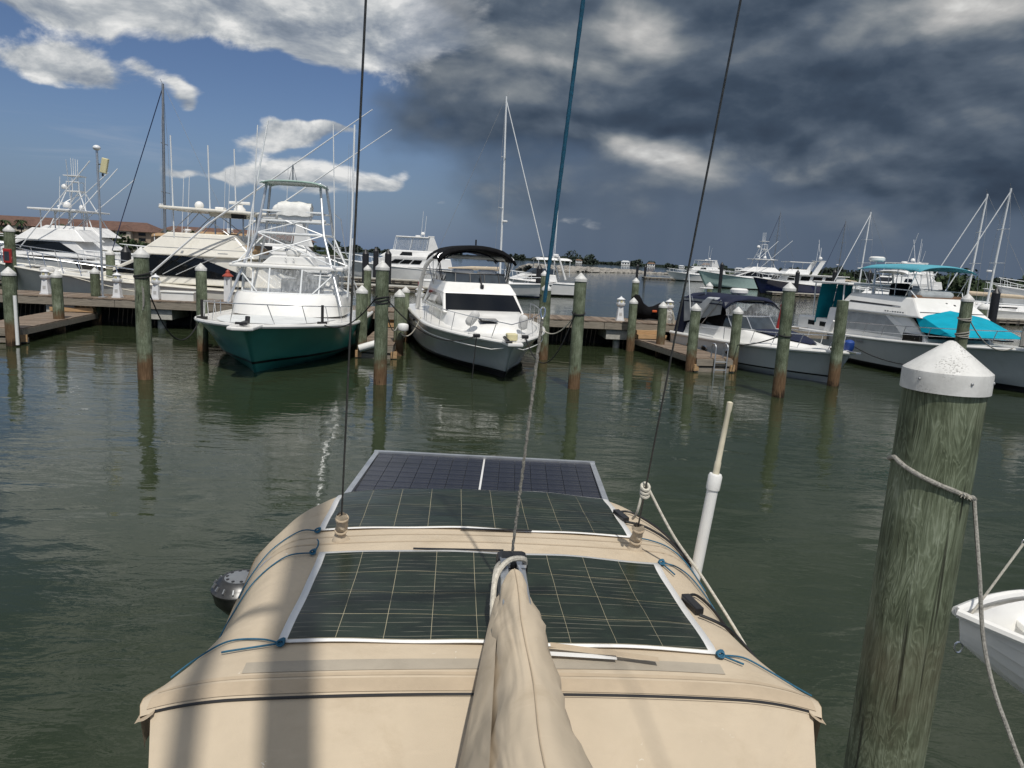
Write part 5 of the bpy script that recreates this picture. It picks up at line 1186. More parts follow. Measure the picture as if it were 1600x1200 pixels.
pole(Cr, 'grab_rail', 'steel', [hC.sheer(7.4, -1, .2, .1), hC.sheer(7.0, -1, .2, .38), hC.sheer(5.4, -1, .2, .42)], .014)

# ================================================================== turquoise canvas motor yacht
D_ = thing('sedan_yacht', 'white flybridge motor yacht with turquoise windscreen cover and turquoise bimini', 'boat', (18.55, 24.7, 0), rad(13))
hD = Hull(13.0, 4.3, 1.62, 1.12, rake=1.3, flare=.7, tm=.5, p=2.2, chine=.9, lev=(.10, .2))
hD.build(D_, 'grey_hull', 'boot_black', 'bottom_paint', 'gelcoat', 'gelcoat', rubr=.055)
h1 = block(D_, 'saloon', 'gelcoat', (4.0, 10.6, 1.60, 1.75, 1.15), (5.7, 10.6, 1.45, 1.55, 2.28), .06)
patch(D_, 'side_window_mesh', 'mesh_cover', h1['left'], [(.10, .22), (.80, .22), (.76, .92), (.10, .92)], .012)
patch(D_, 'side_window_mesh', 'mesh_cover', h1['right'], [(.25, .25), (.80, .25), (.76, .92), (.25, .92)], .012)
patch(D_, 'windscreen', 'dark_glass', h1['front'], rect(.05, .3, .95, .95), .012)
patch(D_, 'pillar', 'gelcoat', h1['left'], [(.86, .0), (.95, .0), (.79, 1.0), (.72, 1.0)], .03)
h2 = block(D_, 'flybridge', 'gelcoat', (4.75, 9.9, 1.70, 1.75, 2.26), (5.7, 9.5, 1.30, 1.35, 3.02), .07)
patch(D_, 'dark_stripe', 'black_plastic', h2['left'], [(.10, .48), (.80, .44), (.80, .51), (.10, .58)], .010); patch(D_, 'dark_stripe', 'black_plastic', h2['front'], rect(.02, .27, .98, .305), .010)
pn = patch(D_, 'name_board', 'gelcoat', h2['left'], rect(.60, .10, .86, .28), .006)
a_, b_, c_, d_ = h2['left']
for k in range(8):
    u = .62+.029*k; q = a_*(1-u)*.82+b_*u*.82+c_*u*.18+d_*(1-u)*.18; boxp(pn, 'letter', 'dull_metal', q+Vector((-.012, 0, 0)), (.012, .085, .07 if k != 2 else .02), 0)
patch(D_, 'flybridge_vent', 'black_plastic', h2['front'], rect(.52, .76, .545, .80), .012); patch(D_, 'flybridge_vent', 'black_plastic', h2['front'], rect(.63, .66, .66, .72), .012)
b = MB(); b.add([(-1.62, 3.15, 1.72), (1.62, 3.15, 1.72), (1.52, 5.35, 2.50), (-1.52, 5.35, 2.50), (0, 2.55, 1.78), (0, 5.2, 2.60), (-1.70, 4.6, 1.75), (1.70, 4.6, 1.75)], [(4, 1, 2, 5), (4, 5, 3, 0), (0, 3, 6), (1, 7, 2)])
wc = b.build('windscreen_cover', 'teal_canvas', D_, fix=True); s_ = wc.modifiers.new('t', 'SOLIDIFY'); s_.thickness = .02
pole(D_, 'horn', 'steel', [(-1.72, 6.3, 2.62), (-1.72, 5.9, 2.62)], .03)
arc_top(D_, 'bimini_canvas', 'pale_teal_canvas', -1.38, 1.38, 5.5, 9.2, 4.18, .16, edge=.08, sagy=.05, th=.02)
for y in (5.7, 6.8, 8.0, 9.0):
    for sg in (-1, 1): pole(D_, 'bimini_leg', 'steel', [(sg*1.25, 7.0+(y-7)*.55, 2.98), (sg*1.30, y, 4.16)], .018)
for sg in (-1, 1): pole(D_, 'bridge_rail', 'white_tube', [(sg*1.25, 9.4, 3.0), (sg*1.28, 9.3, 3.36), (sg*1.25, 6.0, 3.30), (sg*1.1, 5.75, 3.0)], .022)
boxp(D_, 'bridge_console', 'mesh_cover', (0, 6.3, 3.14), (1.7, .8, .35), .15); boxp(D_, 'covered_seat', 'black_canvas', (.3, 8.4, 3.2), (.7, .7, .7), .15)
boxp(D_, 'bridge_panel', 'wood_brown', (0, 5.95, 3.06), (2.4, .06, .14), .02)
radar(D_, 'gelcoat', (-.3, 9.4, 4.45), .34, .22); pole(D_, 'radar_post', 'steel', [(-.3, 9.4, 3.0), (-.3, 9.4, 4.46)], .05)
boxp(D_, 'aft_hardtop', 'gelcoat', (0, 10.6, 3.40), (3.4, 2.6, .10), .04)
for sg in (-1, 1):
    for y in (9.6, 11.7): pole(D_, 'hardtop_post', 'white_tube', [(sg*1.6, y, 1.5), (sg*1.65, y, 3.38)], .03)
for k in range(2):
    b = MB(); b.loft([[(-1.72+.86*k+.84*j/5, 11.15+.03*math.sin(j*1.3+i*.6)+.25*i/6, 3.34-1.85*i/6) for j in range(6)] for i in range(7)], smooth=True); b.build('aft_curtain', 'teal_fabric', D_)
boxp(D_, 'aft_deck_house', 'gelcoat', (0, 11.5, 1.35), (3.3, 2.6, .75), .06)
for y in (10.8, 11.7): boxp(D_, 'aft_porthole', 'dark_glass', (-1.655, y, 1.45), (.03, .5, .22), .04)
boxp(D_, 'hull_window', 'dark_glass', (-1.63, 5.15, 1.44), (.08, .95, .28), .05)
boxp(D_, 'hull_window_frame', 'black_plastic', (-1.61, 5.15, 1.44), (.07, 1.03, .36), .05)
pole(D_, 'side_deck_step', 'gelcoat', [hD.sheer(9.6, -1, .1, .0), hD.sheer(9.4, -1, .1, .55)], .12)
hD.rail(D_, 9.3, .62, 8, inset=.12, y0=.5, hend=.58, mid=True)
boxp(D_, 'foredeck_hatch', 'dark_glass', (-.55, 2.05, 1.74), (.55, .5, .06), .02)
b = MB(); secs = []
for i in range(8):
    z = 1.62+.14*i; r_ = [.36, .34, .30, .24, .20, .22, .20, .08][i]; secs.append([(-.35+.1*math.sin(i)+r_*math.cos(w)*(1+.2*math.sin(3*w+i)), 1.05+r_*math.sin(w)*(1+.2*math.cos(4*w-i)), z) for w in [2*math.pi*k/14 for k in range(14)]])
b.loft(secs, smooth=True, closed=True, cap1=True); b.build('windlass_cover', 'grey_cover', D_)
boxp(D_, 'bow_locker', 'white_cover', (.35, 1.2, 1.85), (.55, .6, .45), .08)
b = MB(); b.tube([(-.55, 1.15, 2.5), (-.62, 1.1, 2.1), (-.68, 1.0, 1.65)], [.06, .11, .15], 8); b.build('rope_pile', 'rope_grey', D_)
for k in range(3):
    q = hD.sheer(8.6-.55*k, -1, .02, -.17); boxp(D_, 'registration_mark', 'dull_metal', q+Vector((-.025, 0, 0)), (.012, .40, .07), 0)

# ================================================================== cream convertible behind the dock
E_ = thing('convertible_yacht', 'cream convertible yacht with black window band and broad hardtop behind the dock', 'boat', (-25.6, 36.0, 0), rad(-86.5))
hE = Hull(16.0, 5.0, 2.35, 1.55, rake=1.6, flare=.9, tm=.5, p=2.2, chine=.88, lev=(.1, .2))
hE.build(E_, 'cream_gelcoat', 'boot_black', 'bottom_paint', 'cream_gelcoat', 'cream_gelcoat', rubr=.05)
e1 = block(E_, 'deckhouse', 'cream_gelcoat', (5.2, 14.2, 1.4, 2.1, 1.75), (8.0, 12.4, 1.7, 1.85, 3.1), .06)
for side, sgn in (('right', 1), ('left', -1)):
    a_ = [(.04, .30), (.88, .22), (.93, .30), (.80, .62), (.62, .90), (.45, .97), (.10, .97)] if side == 'right' else [(.07, .25), (.96, .30), (.90, .97), (.5, .97), (.2, .7)]
    patch(E_, 'window_band', 'dark_glass', e1[side], a_, .015)
    a, b__, c__, d__ = e1[side]
    for u in ((.33, .62) if side == 'right' else (.4, .66)): patch(E_, 'window_mullion', 'black_plastic', e1[side], [(u, .27), (u+.006, .27), (u+.006, .95), (u, .95)], .018)
patch(E_, 'windscreen', 'dark_glass', e1['front'], rect(.06, .12, .94, .95), .015)
e2 = block(E_, 'bridge', 'cream_gelcoat', (7.6, 13.2, 1.75, 2.05, 3.08), (9.0, 12.1, 1.45, 1.6, 4.15), .06)
for v in (.33, .80): patch(E_, 'bridge_line', 'dull_metal', e2['right'], [(.02, v), (.97, v-.02), (.97, v+.0), (.02, v+.02)], .006)
patch(E_, 'bridge_fitting', 'dull_metal', e2['right'], rect(.37, .12, .39, .22), .02); patch(E_, 'bridge_slot', 'dull_metal', e2['right'], rect(.70, .16, .79, .19), .01)
b = MB(); b.prism([(11.2, 4.05), (13.0, 3.3), (13.0, 3.5), (11.4, 4.25)], 'X', -1.2, 1.45); b.build('bridge_seat_cover', 'brown_canvas', E_, bevel=.05)
boxp(E_, 'hardtop', 'cream_gelcoat', (0, 11.3, 5.22), (3.8, 5.0, .14), .05, rx=-.02)
boxp(E_, 'electronics_box', 'cream_gelcoat', (.2, 11.6, 5.08), (2.0, 1.5, .2), .04); boxp(E_, 'electronics_face', 'black_plastic', (1.1, 12.2, 5.06), (.4, .6, .24), .02)
for x, y in ((-1.1, 11.1), (1.1, 11.1), (-1.1, 12.4), (1.1, 12.4)): pole(E_, 'hardtop_post', 'aluminium', [(x, y, 3.9), (x, y, 5.2)], .04)
for x in (-1.4, 1.4):
    pole(E_, 'hardtop_brace', 'aluminium', [(x, 9.1, 4.1), (x, 10.2, 5.15)], .02); pole(E_, 'hardtop_brace', 'aluminium', [(x, 10.4, 5.15), (x, 12.3, 3.8)], .02); pole(E_, 'hardtop_brace', 'aluminium', [(x, 9.6, 4.1), (x, 10.5, 5.15)], .02)
dome(E_, 'gelcoat', (.9, 10.3, 5.45), .21); boxp(E_, 'gps_base', 'gelcoat', (.6, 11.2, 5.38), (.5, .4, .12), .04)
b = MB(); b.lathe([(.28, 5.30), (.28, 5.42), (.16, 5.55), (.16, 5.62)], (.3, 12.0, 0), 14); b.build('radar_base', 'gelcoat', E_); boxp(E_, 'radar_scanner', 'gelcoat', (.3, 12.0, 5.70), (.16, 1.0, .14), .04)
dome(E_, 'gelcoat', (.9, 14.0, 5.45), .28); pole(E_, 'antenna_arm', 'aluminium', [(1.6, 13.7, 5.2), (1.7, 15.0, 5.3)], .03)
for x, y, z0, z1 in ((1.55, 9.35, 3.9, 8.5), (1.2, 10.9, 5.2, 8.2), (1.2, 12.1, 5.2, 8.1), (.5, 11.9, 5.3, 6.6)): pole(E_, 'whip_antenna', 'white_tube', [(x, y, z0), (x, y-.05, z1)], .03)
for x, dy in ((2.1, 0), (-2.1, .3)): pole(E_, 'outrigger', 'white_tube', [(x, 8.3+dy, 2.05), (x*1.1, 11.2+dy, 4.6), (x*1.25, 18.6+dy, 10.0)], [.05, .045, .02])
for y0, y1 in ((9.0, 12.2), (9.6, 13.4)): pole(E_, 'outrigger_brace', 'aluminium', [(2.1, y0, 2.2), (1.7, y1, 4.1)], .018)
hE.rail(E_, 8.6, .95, 9, inset=.2, y0=.4, tip=.4, hend=.55, mid=True, r=.026)
for y in (2.4, 4.3): boxp(E_, 'deck_hatch', 'grey_cover', (.5, y, hE.zsh(y/16)+.10), (.7, .7, .06), .02)
fender(E_, 'rope_bag', 'grey_cover', (1.6, 3.2, 2.1), (1.7, 3.9, 2.1), .16)
# ------------------------------------------------------------------ far boats
def fbox(root, name, mt, c, d, **k): return boxp(root, name, mt, c, d, k.pop('bevel', .0), **k)
def far_yacht(name, label, loc, rz, L, B, zb, zs, hullm, kind, group=None, scale=1.0, canvas=None, tower=False, seed=0, mt='far_white', whips=2):
    """convertible / motor / express / trawler bodies; both sides detailed"""
    r = random.Random(seed); t = thing(name, label, 'boat', (loc[0], loc[1], 0), rad(rz), group)
    h = Hull(L, B, zb, zs, rake=.11*L, flare=.8, tm=.5, p=2.2, lev=(.08, .2)); h.build(t, hullm, 'boot_black', 'bottom_paint', mt, mt, NS=16, rubr=.05)
    hw = B/2
    def wins(face, n, u0, u1, v0, v1, gap=.02, m_='dark_glass'):
        for f in face:
            for k in range(n): a = u0+(u1-u0)*k/n; patch(t, 'window', m_, f, rect(a, v0, a+(u1-u0)/n-gap, v1), .02)
    if kind == 'convertible':
        z1 = zs+.3; H1 = 1.25
        q = block(t, 'deckhouse', mt, (.33*L, .86*L, hw*.62, hw*.82, z1), (.50*L, .78*L, hw*.70, hw*.74, z1+H1), .06)
        patch(t, 'window_band', 'dark_glass', q['right'], [(.06, .30), (.90, .28), (.72, .92), (.12, .95)], .02); patch(t, 'window_band', 'dark_glass', q['left'], [(.10, .28), (.94, .30), (.88, .95), (.28, .92)], .02); patch(t, 'windscreen', 'dark_glass', q['front'], rect(.08, .15, .92, .92), .02)
        q2 = block(t, 'bridge', mt, (.47*L, .84*L, hw*.70, hw*.84, z1+H1), (.56*L, .78*L, hw*.6, hw*.66, z1+H1+.95), .06)
        zt = z1+H1+2.45
        fbox(t, 'hardtop', mt, (0, .67*L, zt), (B*.72, .24*L, .14), bevel=.04)
        for x in (-hw*.5, hw*.5):
            for y in (.60*L, .75*L): pole(t, 'hardtop_post', 'white_tube', [(x, y, z1+H1+.6), (x, y, zt)], .05)
        dome(t, mt, (0, .70*L, zt+.4), .32)
        for sg in (-1, 1): pole(t, 'outrigger', 'white_tube', [(sg*hw*.9, .52*L, z1+.6), (sg*hw*1.15, .90*L, z1+7.5)], .04)
        if tower:
            ztw = zt+2.0
            for x in (-1, 1):
                for y, y2 in ((.57*L, .64*L), (.80*L, .70*L)): pole(t, 'tower_leg', 'white_tube', [(x*hw*.75, y, z1+H1), (x*.55, y2, ztw)], .055)
            fbox(t, 'tower_platform', mt, (0, .67*L, ztw), (1.3, .07*L, .1)); pole(t, 'tower_brace', 'white_tube', [(-.9, .62*L, zt+.8), (.9, .62*L, zt+.8)], .05); pole(t, 'tower_brace', 'white_tube', [(-.9, .62*L, zt+.8), (.55, .70*L, ztw)], .05)
            pole(t, 'tower_brace', 'white_tube', [(.9, .60*L, zt+.4), (-.55, .70*L, ztw)], .05)
            for x in (-.55, .55): pole(t, 'tower_rail', 'white_tube', [(x, .64*L, ztw), (x, .64*L, ztw+.9), (x, .70*L, ztw+.9), (x, .70*L, ztw)], .05)
            fbox(t, 'tower_top', mt, (0, .67*L, ztw+1.5), (1.5, .08*L, .08))
            for x in (-.6, .6): pole(t, 'tower_post', 'white_tube', [(x, .67*L, ztw), (x, .67*L, ztw+1.5)], .04)
            dome(t, mt, (0, .62*L, ztw+.35), .34)
            for x in (-.6, -.2, .2, .6): pole(t, 'whip_antenna', 'white_tube', [(x, .67*L, ztw+1.5), (x*1.2, .67*L, ztw+3.2)], .03)
    elif kind == 'motor':
        z1 = zs+.2
        q = block(t, 'deckhouse', mt, (.24*L, .95*L, hw*.6, hw*.9, z1), (.40*L, .93*L, hw*.74, hw*.84, z1+1.25), .06)
        wins((q['right'], q['left']), 3, .22, .62, .35, .75); wins((q['front'],), 2, .1, .9, .3, .85)
        q2 = block(t, 'upper_deck', mt, (.36*L, .86*L, hw*.72, hw*.84, z1+1.25), (.45*L, .80*L, hw*.66, hw*.7, z1+2.1), .06)
        patch(t, 'window_band', 'dark_glass', q2['front'], rect(.06, .2, .94, .8), .02)
        for f in ('right', 'left'): patch(t, 'window_band', 'dark_glass', q2[f], [(.30, .25), (.52, .25), (.50, .75), (.30, .75)], .02)
        zt = z1+3.75
        fbox(t, 'hardtop', mt, (0, .62*L, zt), (B*.72, .26*L, .14), bevel=.04)
        for sg in (-1, 1):
            b = MB(); b.add([(sg*hw*.62, .46*L, z1+2.1), (sg*hw*.66, .74*L, z1+2.1), (sg*hw*.66, .74*L, zt), (sg*hw*.62, .52*L, zt)], [(0, 1, 2, 3)]); b.build('bridge_enclosure', 'clear_vinyl', t)
            for y in (.47, .60, .73): pole(t, 'bridge_post', 'white_tube', [(sg*hw*.64, y*L, z1+2.1), (sg*hw*.64, y*L+.02*L, zt)], .04)
            b = MB(); b.prism([(.74*L, z1+2.0), (.84*L, z1+2.0), (.79*L, zt+.12), (.76*L, zt+.12)], 'X', sg*hw*.66-.08, sg*hw*.66+.08); b.build('radar_arch_side', mt, t, bevel=.03)
        fbox(t, 'radar_arch_top', mt, (0, .77*L, zt+.15), (B*.70, .05*L, .12)); dome(t, mt, (.2, .70*L, zt+.45), .26); radar(t, mt, (-.6, .66*L, zt+.08), .34, .2)
    elif kind == 'express':
        z1 = zs+.15
        q = block(t, 'cabin', mt, (.22*L, .72*L, hw*.62, hw*.86, z1), (.40*L, .70*L, hw*.7, hw*.76, z1+.75), .06)
        for f in ('right', 'left'): patch(t, 'cabin_window', 'dark_glass', q[f], [(.25, .35), (.75, .35), (.7, .75), (.25, .75)], .02)
        q2 = block(t, 'windscreen', 'smoke_glass', (.42*L, .70*L, hw*.66, hw*.74, z1+.75), (.50*L, .69*L, hw*.6, hw*.66, z1+1.35), .02)
        zt = z1+2.4
        arc_top(t, 'canvas_top', canvas or mt, -hw*.78, hw*.78, .50*L, .86*L, zt, .12, edge=.12)
        for sg in (-1, 1):
            for y in (.52, .68, .84): pole(t, 'canvas_post', 'white_tube', [(sg*hw*.74, y*L, z1+.6), (sg*hw*.74, y*L, zt)], .035)
        pole(t, 'arch', mt, [(-hw*.85, .80*L, z1+.3), (-hw*.78, .72*L, zt+.25), (hw*.78, .72*L, zt+.25), (hw*.85, .80*L, z1+.3)], .10); radar(t, mt, (0, .72*L, zt+.32), .3, .2)
    elif kind == 'trawler':
        z1 = zs+.2
        q = block(t, 'deckhouse', mt, (.22*L, .96*L, hw*.62, hw*.86, z1), (.27*L, .96*L, hw*.66, hw*.84, z1+1.45), .05)
        wins((q['right'], q['left']), 4, .12, .88, .42, .86, .05); wins((q['front'],), 3, .08, .92, .4, .88, .05)
        fbox(t, 'boat_deck', mt, (0, .62*L, z1+1.52), (B*.92, .76*L, .12))
        block(t, 'pilothouse', mt, (.30*L, .56*L, hw*.6, hw*.62, z1+1.58), (.36*L, .56*L, hw*.5, hw*.56, z1+2.35), .05)
        zt = z1+3.5; fbox(t, 'hardtop', mt, (0, .47*L, zt), (B*.66, .26*L, .12))
        for sg in (-1, 1):
            for y in (.38, .58): pole(t, 'hardtop_post', 'white_tube', [(sg*hw*.55, y*L, z1+2.2), (sg*hw*.58, y*L, zt)], .04)
            b = MB(); b.prism([(.60*L, z1+1.6), (.66*L, z1+1.6), (.74*L, zt+.35), (.69*L, zt+.35)], 'X', sg*hw*.55-.08, sg*hw*.55+.08); b.build('radar_arch_side', mt, t)
        fbox(t, 'radar_arch_top', mt, (0, .71*L, zt+.35), (B*.6, .06*L, .12)); dome(t, mt, (.4, .71*L, zt+.75), .3); pole(t, 'mast', 'white_tube', [(0, .72*L, zt), (0, .72*L, zt+2.5)], .05)
    h.rail(t, .45*L, .8, 5, 'white_tube', .03, .15, .4)
    for k in range(whips): pole(t, 'whip_antenna', 'white_tube', [(r.uniform(-1, 1), .68*L+k*.4, zs+2.5), (r.uniform(-1, 1)*1.1, .70*L+k*.4, zs+6.5+r.uniform(0, 2))], .025)
    return t
def sail_yacht(label, loc, rz, L, mast_h, hullm='far_white', boom_cover='tan_canvas', lean=0.0, group='sailing yachts moored across the basin', mr=.10, dark=False):
    t = thing('sailing_yacht', label, 'sailboat', (loc[0], loc[1], 0), rad(rz), group)
    h = Hull(L, L*.29, 1.45, 1.15, rake=.13*L, flare=.3, tm=.55, p=1.9, stern=.75, chine=.8, lev=(.08, .2)); h.build(t, hullm, 'navy_hull', 'bottom_paint', 'far_white', 'far_white', NS=16, rubr=.04)
    block(t, 'coachroof', 'far_white', (.28*L, .66*L, .5, 1.0, 1.25), (.36*L, .65*L, .45, .85, 1.7), .05)
    for sg in (-1, 1): fbox(t, 'portlight', 'dark_glass', (sg*.98, .52*L, 1.5), (.04, .14*L, .14))
    mm = 'white_tube' if not dark else 'dull_metal'; my = .40*L
    pole(t, 'mast', mm, [(0, my, 1.2), (lean*.5, my+.05, mast_h*.5), (lean, my+.2, mast_h)], [mr, mr, mr*.8], 10)
    for f, w in ((.45, 1.3), (.70, 1.05)): pole(t, 'spreader', mm, [(-w+lean*f, my+.2, mast_h*f), (lean*f, my, mast_h*f), (w+lean*f, my+.2, mast_h*f)], .03)
    pole(t, 'forestay', mm if not dark else 'navy_hull', [(0, .02*L, 1.5), (lean, my+.2, mast_h-.3)], .05 if not dark else .045); pole(t, 'backstay', 'wire_grey', [(0, L*.98, 1.2), (lean, my+.2, mast_h)], .015)
    for sg in (-1, 1): pole(t, 'shroud', 'wire_grey', [(sg*L*.13, my+.3, 1.3), (sg*1.3+lean*.45, my+.2, mast_h*.45), (sg*1.05+lean*.7, my+.2, mast_h*.7), (lean, my+.2, mast_h-.2)], .013)
    b = MB(); b.tube([(0, my+.1, 2.6), (.0, .62*L, 2.55), (0, .80*L, 2.45)], [.22, .20, .08], 10); b.build('boom_cover', boom_cover, t)
    radar(t, 'far_white', (0, my-.25, mast_h*.38), .25, .18)
    pole(t, 'masthead', 'dull_metal', [(lean, my+.2, mast_h-.05), (lean+.1, my, mast_h+.4)], .02); h.rail(t, .9*L, .6, 7, 'white_tube', .02, .1, .4)
    return t
def black_piling(x, y, top, lab='black sleeved piling with cone cap on a floating pier', r=.33):
    t = thing('sleeved_piling', lab, 'piling', (x, y, 0), 0, 'black sleeved pilings of the floating piers')
    b = MB(); b.lathe([(r, -1), (r, top-.5)], (0, 0, 0), 14); b.build('sleeve', 'black_plastic', t)
    b = MB(); b.lathe([(r*1.03, top-.5), (.01, top)], (0, 0, 0), 14); b.build('cone_cap', 'black_plastic', t)

# --- behind the dock, middle
sail_yacht('white sailing yacht with tall mast moored behind the black bimini boat', (3.4, 71.5), 80, 13, 18.6, lean=.0)
far_yacht('motor_yacht', 'white motor yacht with enclosed bridge tied to floating pier, left of black bimini', (-23.0, 93.5), -84, 15.5, 4.8, 2.6, 1.7, 'far_white', 'motor', seed=3)
far_yacht('express_boat', 'white express boat seen through the legs of the black bimini', (-3.5, 78), -80, 10.5, 3.6, 1.9, 1.3, 'far_white', 'express', seed=6)
far_yacht('aft_cabin_yacht', 'white aft cabin motor yacht behind the tube tower of the green boat', (-27.5, 58.5), -80, 13, 4.4, 2.2, 1.6, 'far_white', 'motor', seed=11, whips=1)
far_pier((-40, 70.5), (-2.5, 72), 2.4, 'nearer floating pier behind the centre finger dock'); far_pier((-42, 87), (-4, 88.5), 2.4, 'farther floating pier under the white motor yacht left of black bimini')
for x, y, tp, lb in ((-15.0, 73.2, 3.9, 'black sleeved piling at the nearer pier, between green boat and the tall middle piling'), (-12.8, 73.3, 4.0, 'black sleeved piling at the nearer pier, right behind the tall middle piling'), (2.2, 76, 3.3, 'black sleeved piling beside the bow of the white sailing yacht'),
                     (-17.2, 90, 4.2, 'black sleeved piling against the bow of the motor yacht on the farther pier'), (2.6, 90, 3.2, 'black sleeved piling beyond the white sailing yacht, before the breakwater')): black_piling(x, y, tp, lb)
pdx = copy_tree(pd); pdx.location = (-20.2, 71.2, .55); pdx.scale = (1.6, 1.6, 1.6); tag(pdx, 'white lighthouse pedestal on the floating pier behind the green boat', 'pedestal', 'lighthouse power pedestals on the dock')
# --- left group
far_yacht('tower_convertible', 'large white convertible with tower and grey bridge windows behind cream bow', (-58.5, 75.0), -84, 20, 5.6, 3.2, 2.1, 'far_white', 'convertible', tower=True, seed=1)
far_yacht('convertible_boat', 'white convertible with long black window, moored before the tower convertible', (-47.5, 60.0), -82, 15, 4.8, 2.5, 1.7, 'grey_hull', 'convertible', seed=2)
far_yacht('canvas_top_boat', 'black hulled boat with arched tan canvas top near the light pole', (-33.5, 56), -70, 11, 3.8, 1.9, 1.6, 'black_hull', 'express', canvas='brown_canvas', seed=4)
far_yacht('canvas_top_boat', 'white boat with tan bimini and red striped side, behind the black hulled boat', (-35.5, 66), -75, 13, 4.2, 2.4, 2.0, 'far_white', 'express', canvas='brown_canvas', seed=5)
sail_yacht('sailing yacht with tall grey mast behind the cream convertible', (-41.0, 74), -82, 14, 18.6, mr=.14, dark=True)
far_pier((-60, 52.6), (-19, 55), 2.6, 'floating pier where a person stands, behind the cream convertible bow')
black_piling(-26.9, 51, 3.3, 'black sleeved piling beyond the windscreen of the cream convertible')
pdx = copy_tree(pd); pdx.location = (-29.0, 53.2, .55); pdx.scale = (1.3, 1.3, 1.3); tag(pdx, 'white lighthouse pedestal on the pier behind the cream bow', 'pedestal', 'lighthouse power pedestals on the dock')
# --- right group
far_yacht('bay_yacht', 'white yacht lying alone by the mangrove island beyond the rock breakwater', (39.0, 196), -86, 16, 5.2, 2.4, 1.6, 'far_white', 'motor', seed=7)
far_yacht('tower_sportfisher', 'pale mint hulled sportfishing boat with white tower across the basin', (35.2, 146), -84, 19, 5.4, 3.2, 1.9, 'mint_hull', 'convertible', tower=True, seed=8)
far_yacht('trawler_yacht', 'navy hulled trawler yacht with white deckhouse across the basin', (38.2, 121), -82, 15.5, 4.6, 2.7, 1.7, 'navy_hull', 'trawler', seed=9)
far_pier((33, 196), (56, 199), 2.6, 'floating pier beside the lone white yacht'); far_pier((40, 118), (75, 121), 2.4, 'floating pier before the navy hulled trawler')
for x, y, tp, lb in ((31.5, 197, 3.8, 'black sleeved piling of the pair at the bow of the lone bay yacht'), (33.6, 197, 3.6, 'black sleeved piling of the pair at the bow of the lone bay yacht'), (38.4, 141, 5.0, 'black sleeved piling before the mint sportfishing hull'), (45.0, 138, 3.6, 'black sleeved piling between mint sportfisher and navy trawler'),
                     (44.2, 118, 4.2, 'black sleeved piling at the bow of the navy trawler'), (49.6, 117, 4.6, 'black sleeved piling amidships of the navy trawler'), (54.6, 116, 4.8, 'black sleeved piling of the close pair astern of the navy trawler'), (56.0, 115.5, 4.2, 'black sleeved piling of the close pair astern of the navy trawler'), (40.5, 63, 3.4, 'thick black sleeved piling just beyond the turquoise foredeck cover')): black_piling(x, y, tp, lb)
for (x, y, rz, mh, ln, lab, dk2) in ((41.7, 100, -75, 12.2, .3, 'sailing yacht with white mast behind the turquoise bimini, next to the navy trawler', False), (41.3, 77, -100, 12.4, .6, 'sailing yacht with leaning white mast just beyond the turquoise bimini', False), (40.5, 72, -95, 12.5, .6, 'sailing yacht with leaning white mast and radar beyond flybridge, beside tallest capped piling', False),
                                     (64, 160, -80, 15, .4, 'distant sailing yacht with thin mast behind the navy trawler', True), (50, 160, -80, 16, .4, 'distant sailing yacht with thin mast beside the white tower', True), (78, 108, -90, 13, .8, 'distant dark masted sailing yacht beyond the tan topped express boat', True), (86, 118, -90, 14, 1.0, 'distant dark masted sailing yacht furthest along the far pier', True)):
    sail_yacht(lab, (x, y), rz, 12, mh, lean=ln, dark=dk2, mr=.10)
far_yacht('express_yacht', 'white express yacht with grey hull pointing at the tall rope wrapped piling', (47.5, 74), -72, 18, 5.2, 3.5, 2.4, 'grey_hull', 'express', seed=12, canvas='mesh_cover')
far_yacht('express_yacht', 'white express yacht with tan canvas top behind the grey hulled express yacht', (57.5, 92), -78, 17, 5.0, 3.0, 2.2, 'far_white', 'express', canvas='tan_canvas', seed=13)
far_yacht('cabin_cruiser', 'white cabin cruiser behind the flybridge of the turquoise boat', (41.0, 92), -72, 13, 4.2, 2.2, 1.6, 'far_white', 'motor', seed=14, whips=3)
far_yacht('cabin_cruiser', 'white express boat behind turquoise curtain of the flybridge boat', (25.5, 58), -60, 11, 3.8, 2.2, 1.7, 'grey_hull', 'express', seed=15, whips=0)
far_yacht('cabin_cruiser', 'white motor cruiser behind the turquoise bimini, beyond the cabin cruiser', (58, 125), -75, 15, 4.6, 2.4, 1.9, 'far_white', 'motor', seed=16, whips=3)
far_pier((36, 69), (75, 72.5), 2.4, 'floating pier behind the turquoise boat and its pilings')
# red post by the turquoise boat
a = MB(); a.tube([(11.9, 33.6, .5), (12.1, 33.6, 2.2)], [.12, .10], 10); a.sphere((12.1, 33.6, 2.25), .13, 10, 6); tag(a.build('red_post', 'red_paint'), 'slim red post standing beside the turquoise curtain', 'post')

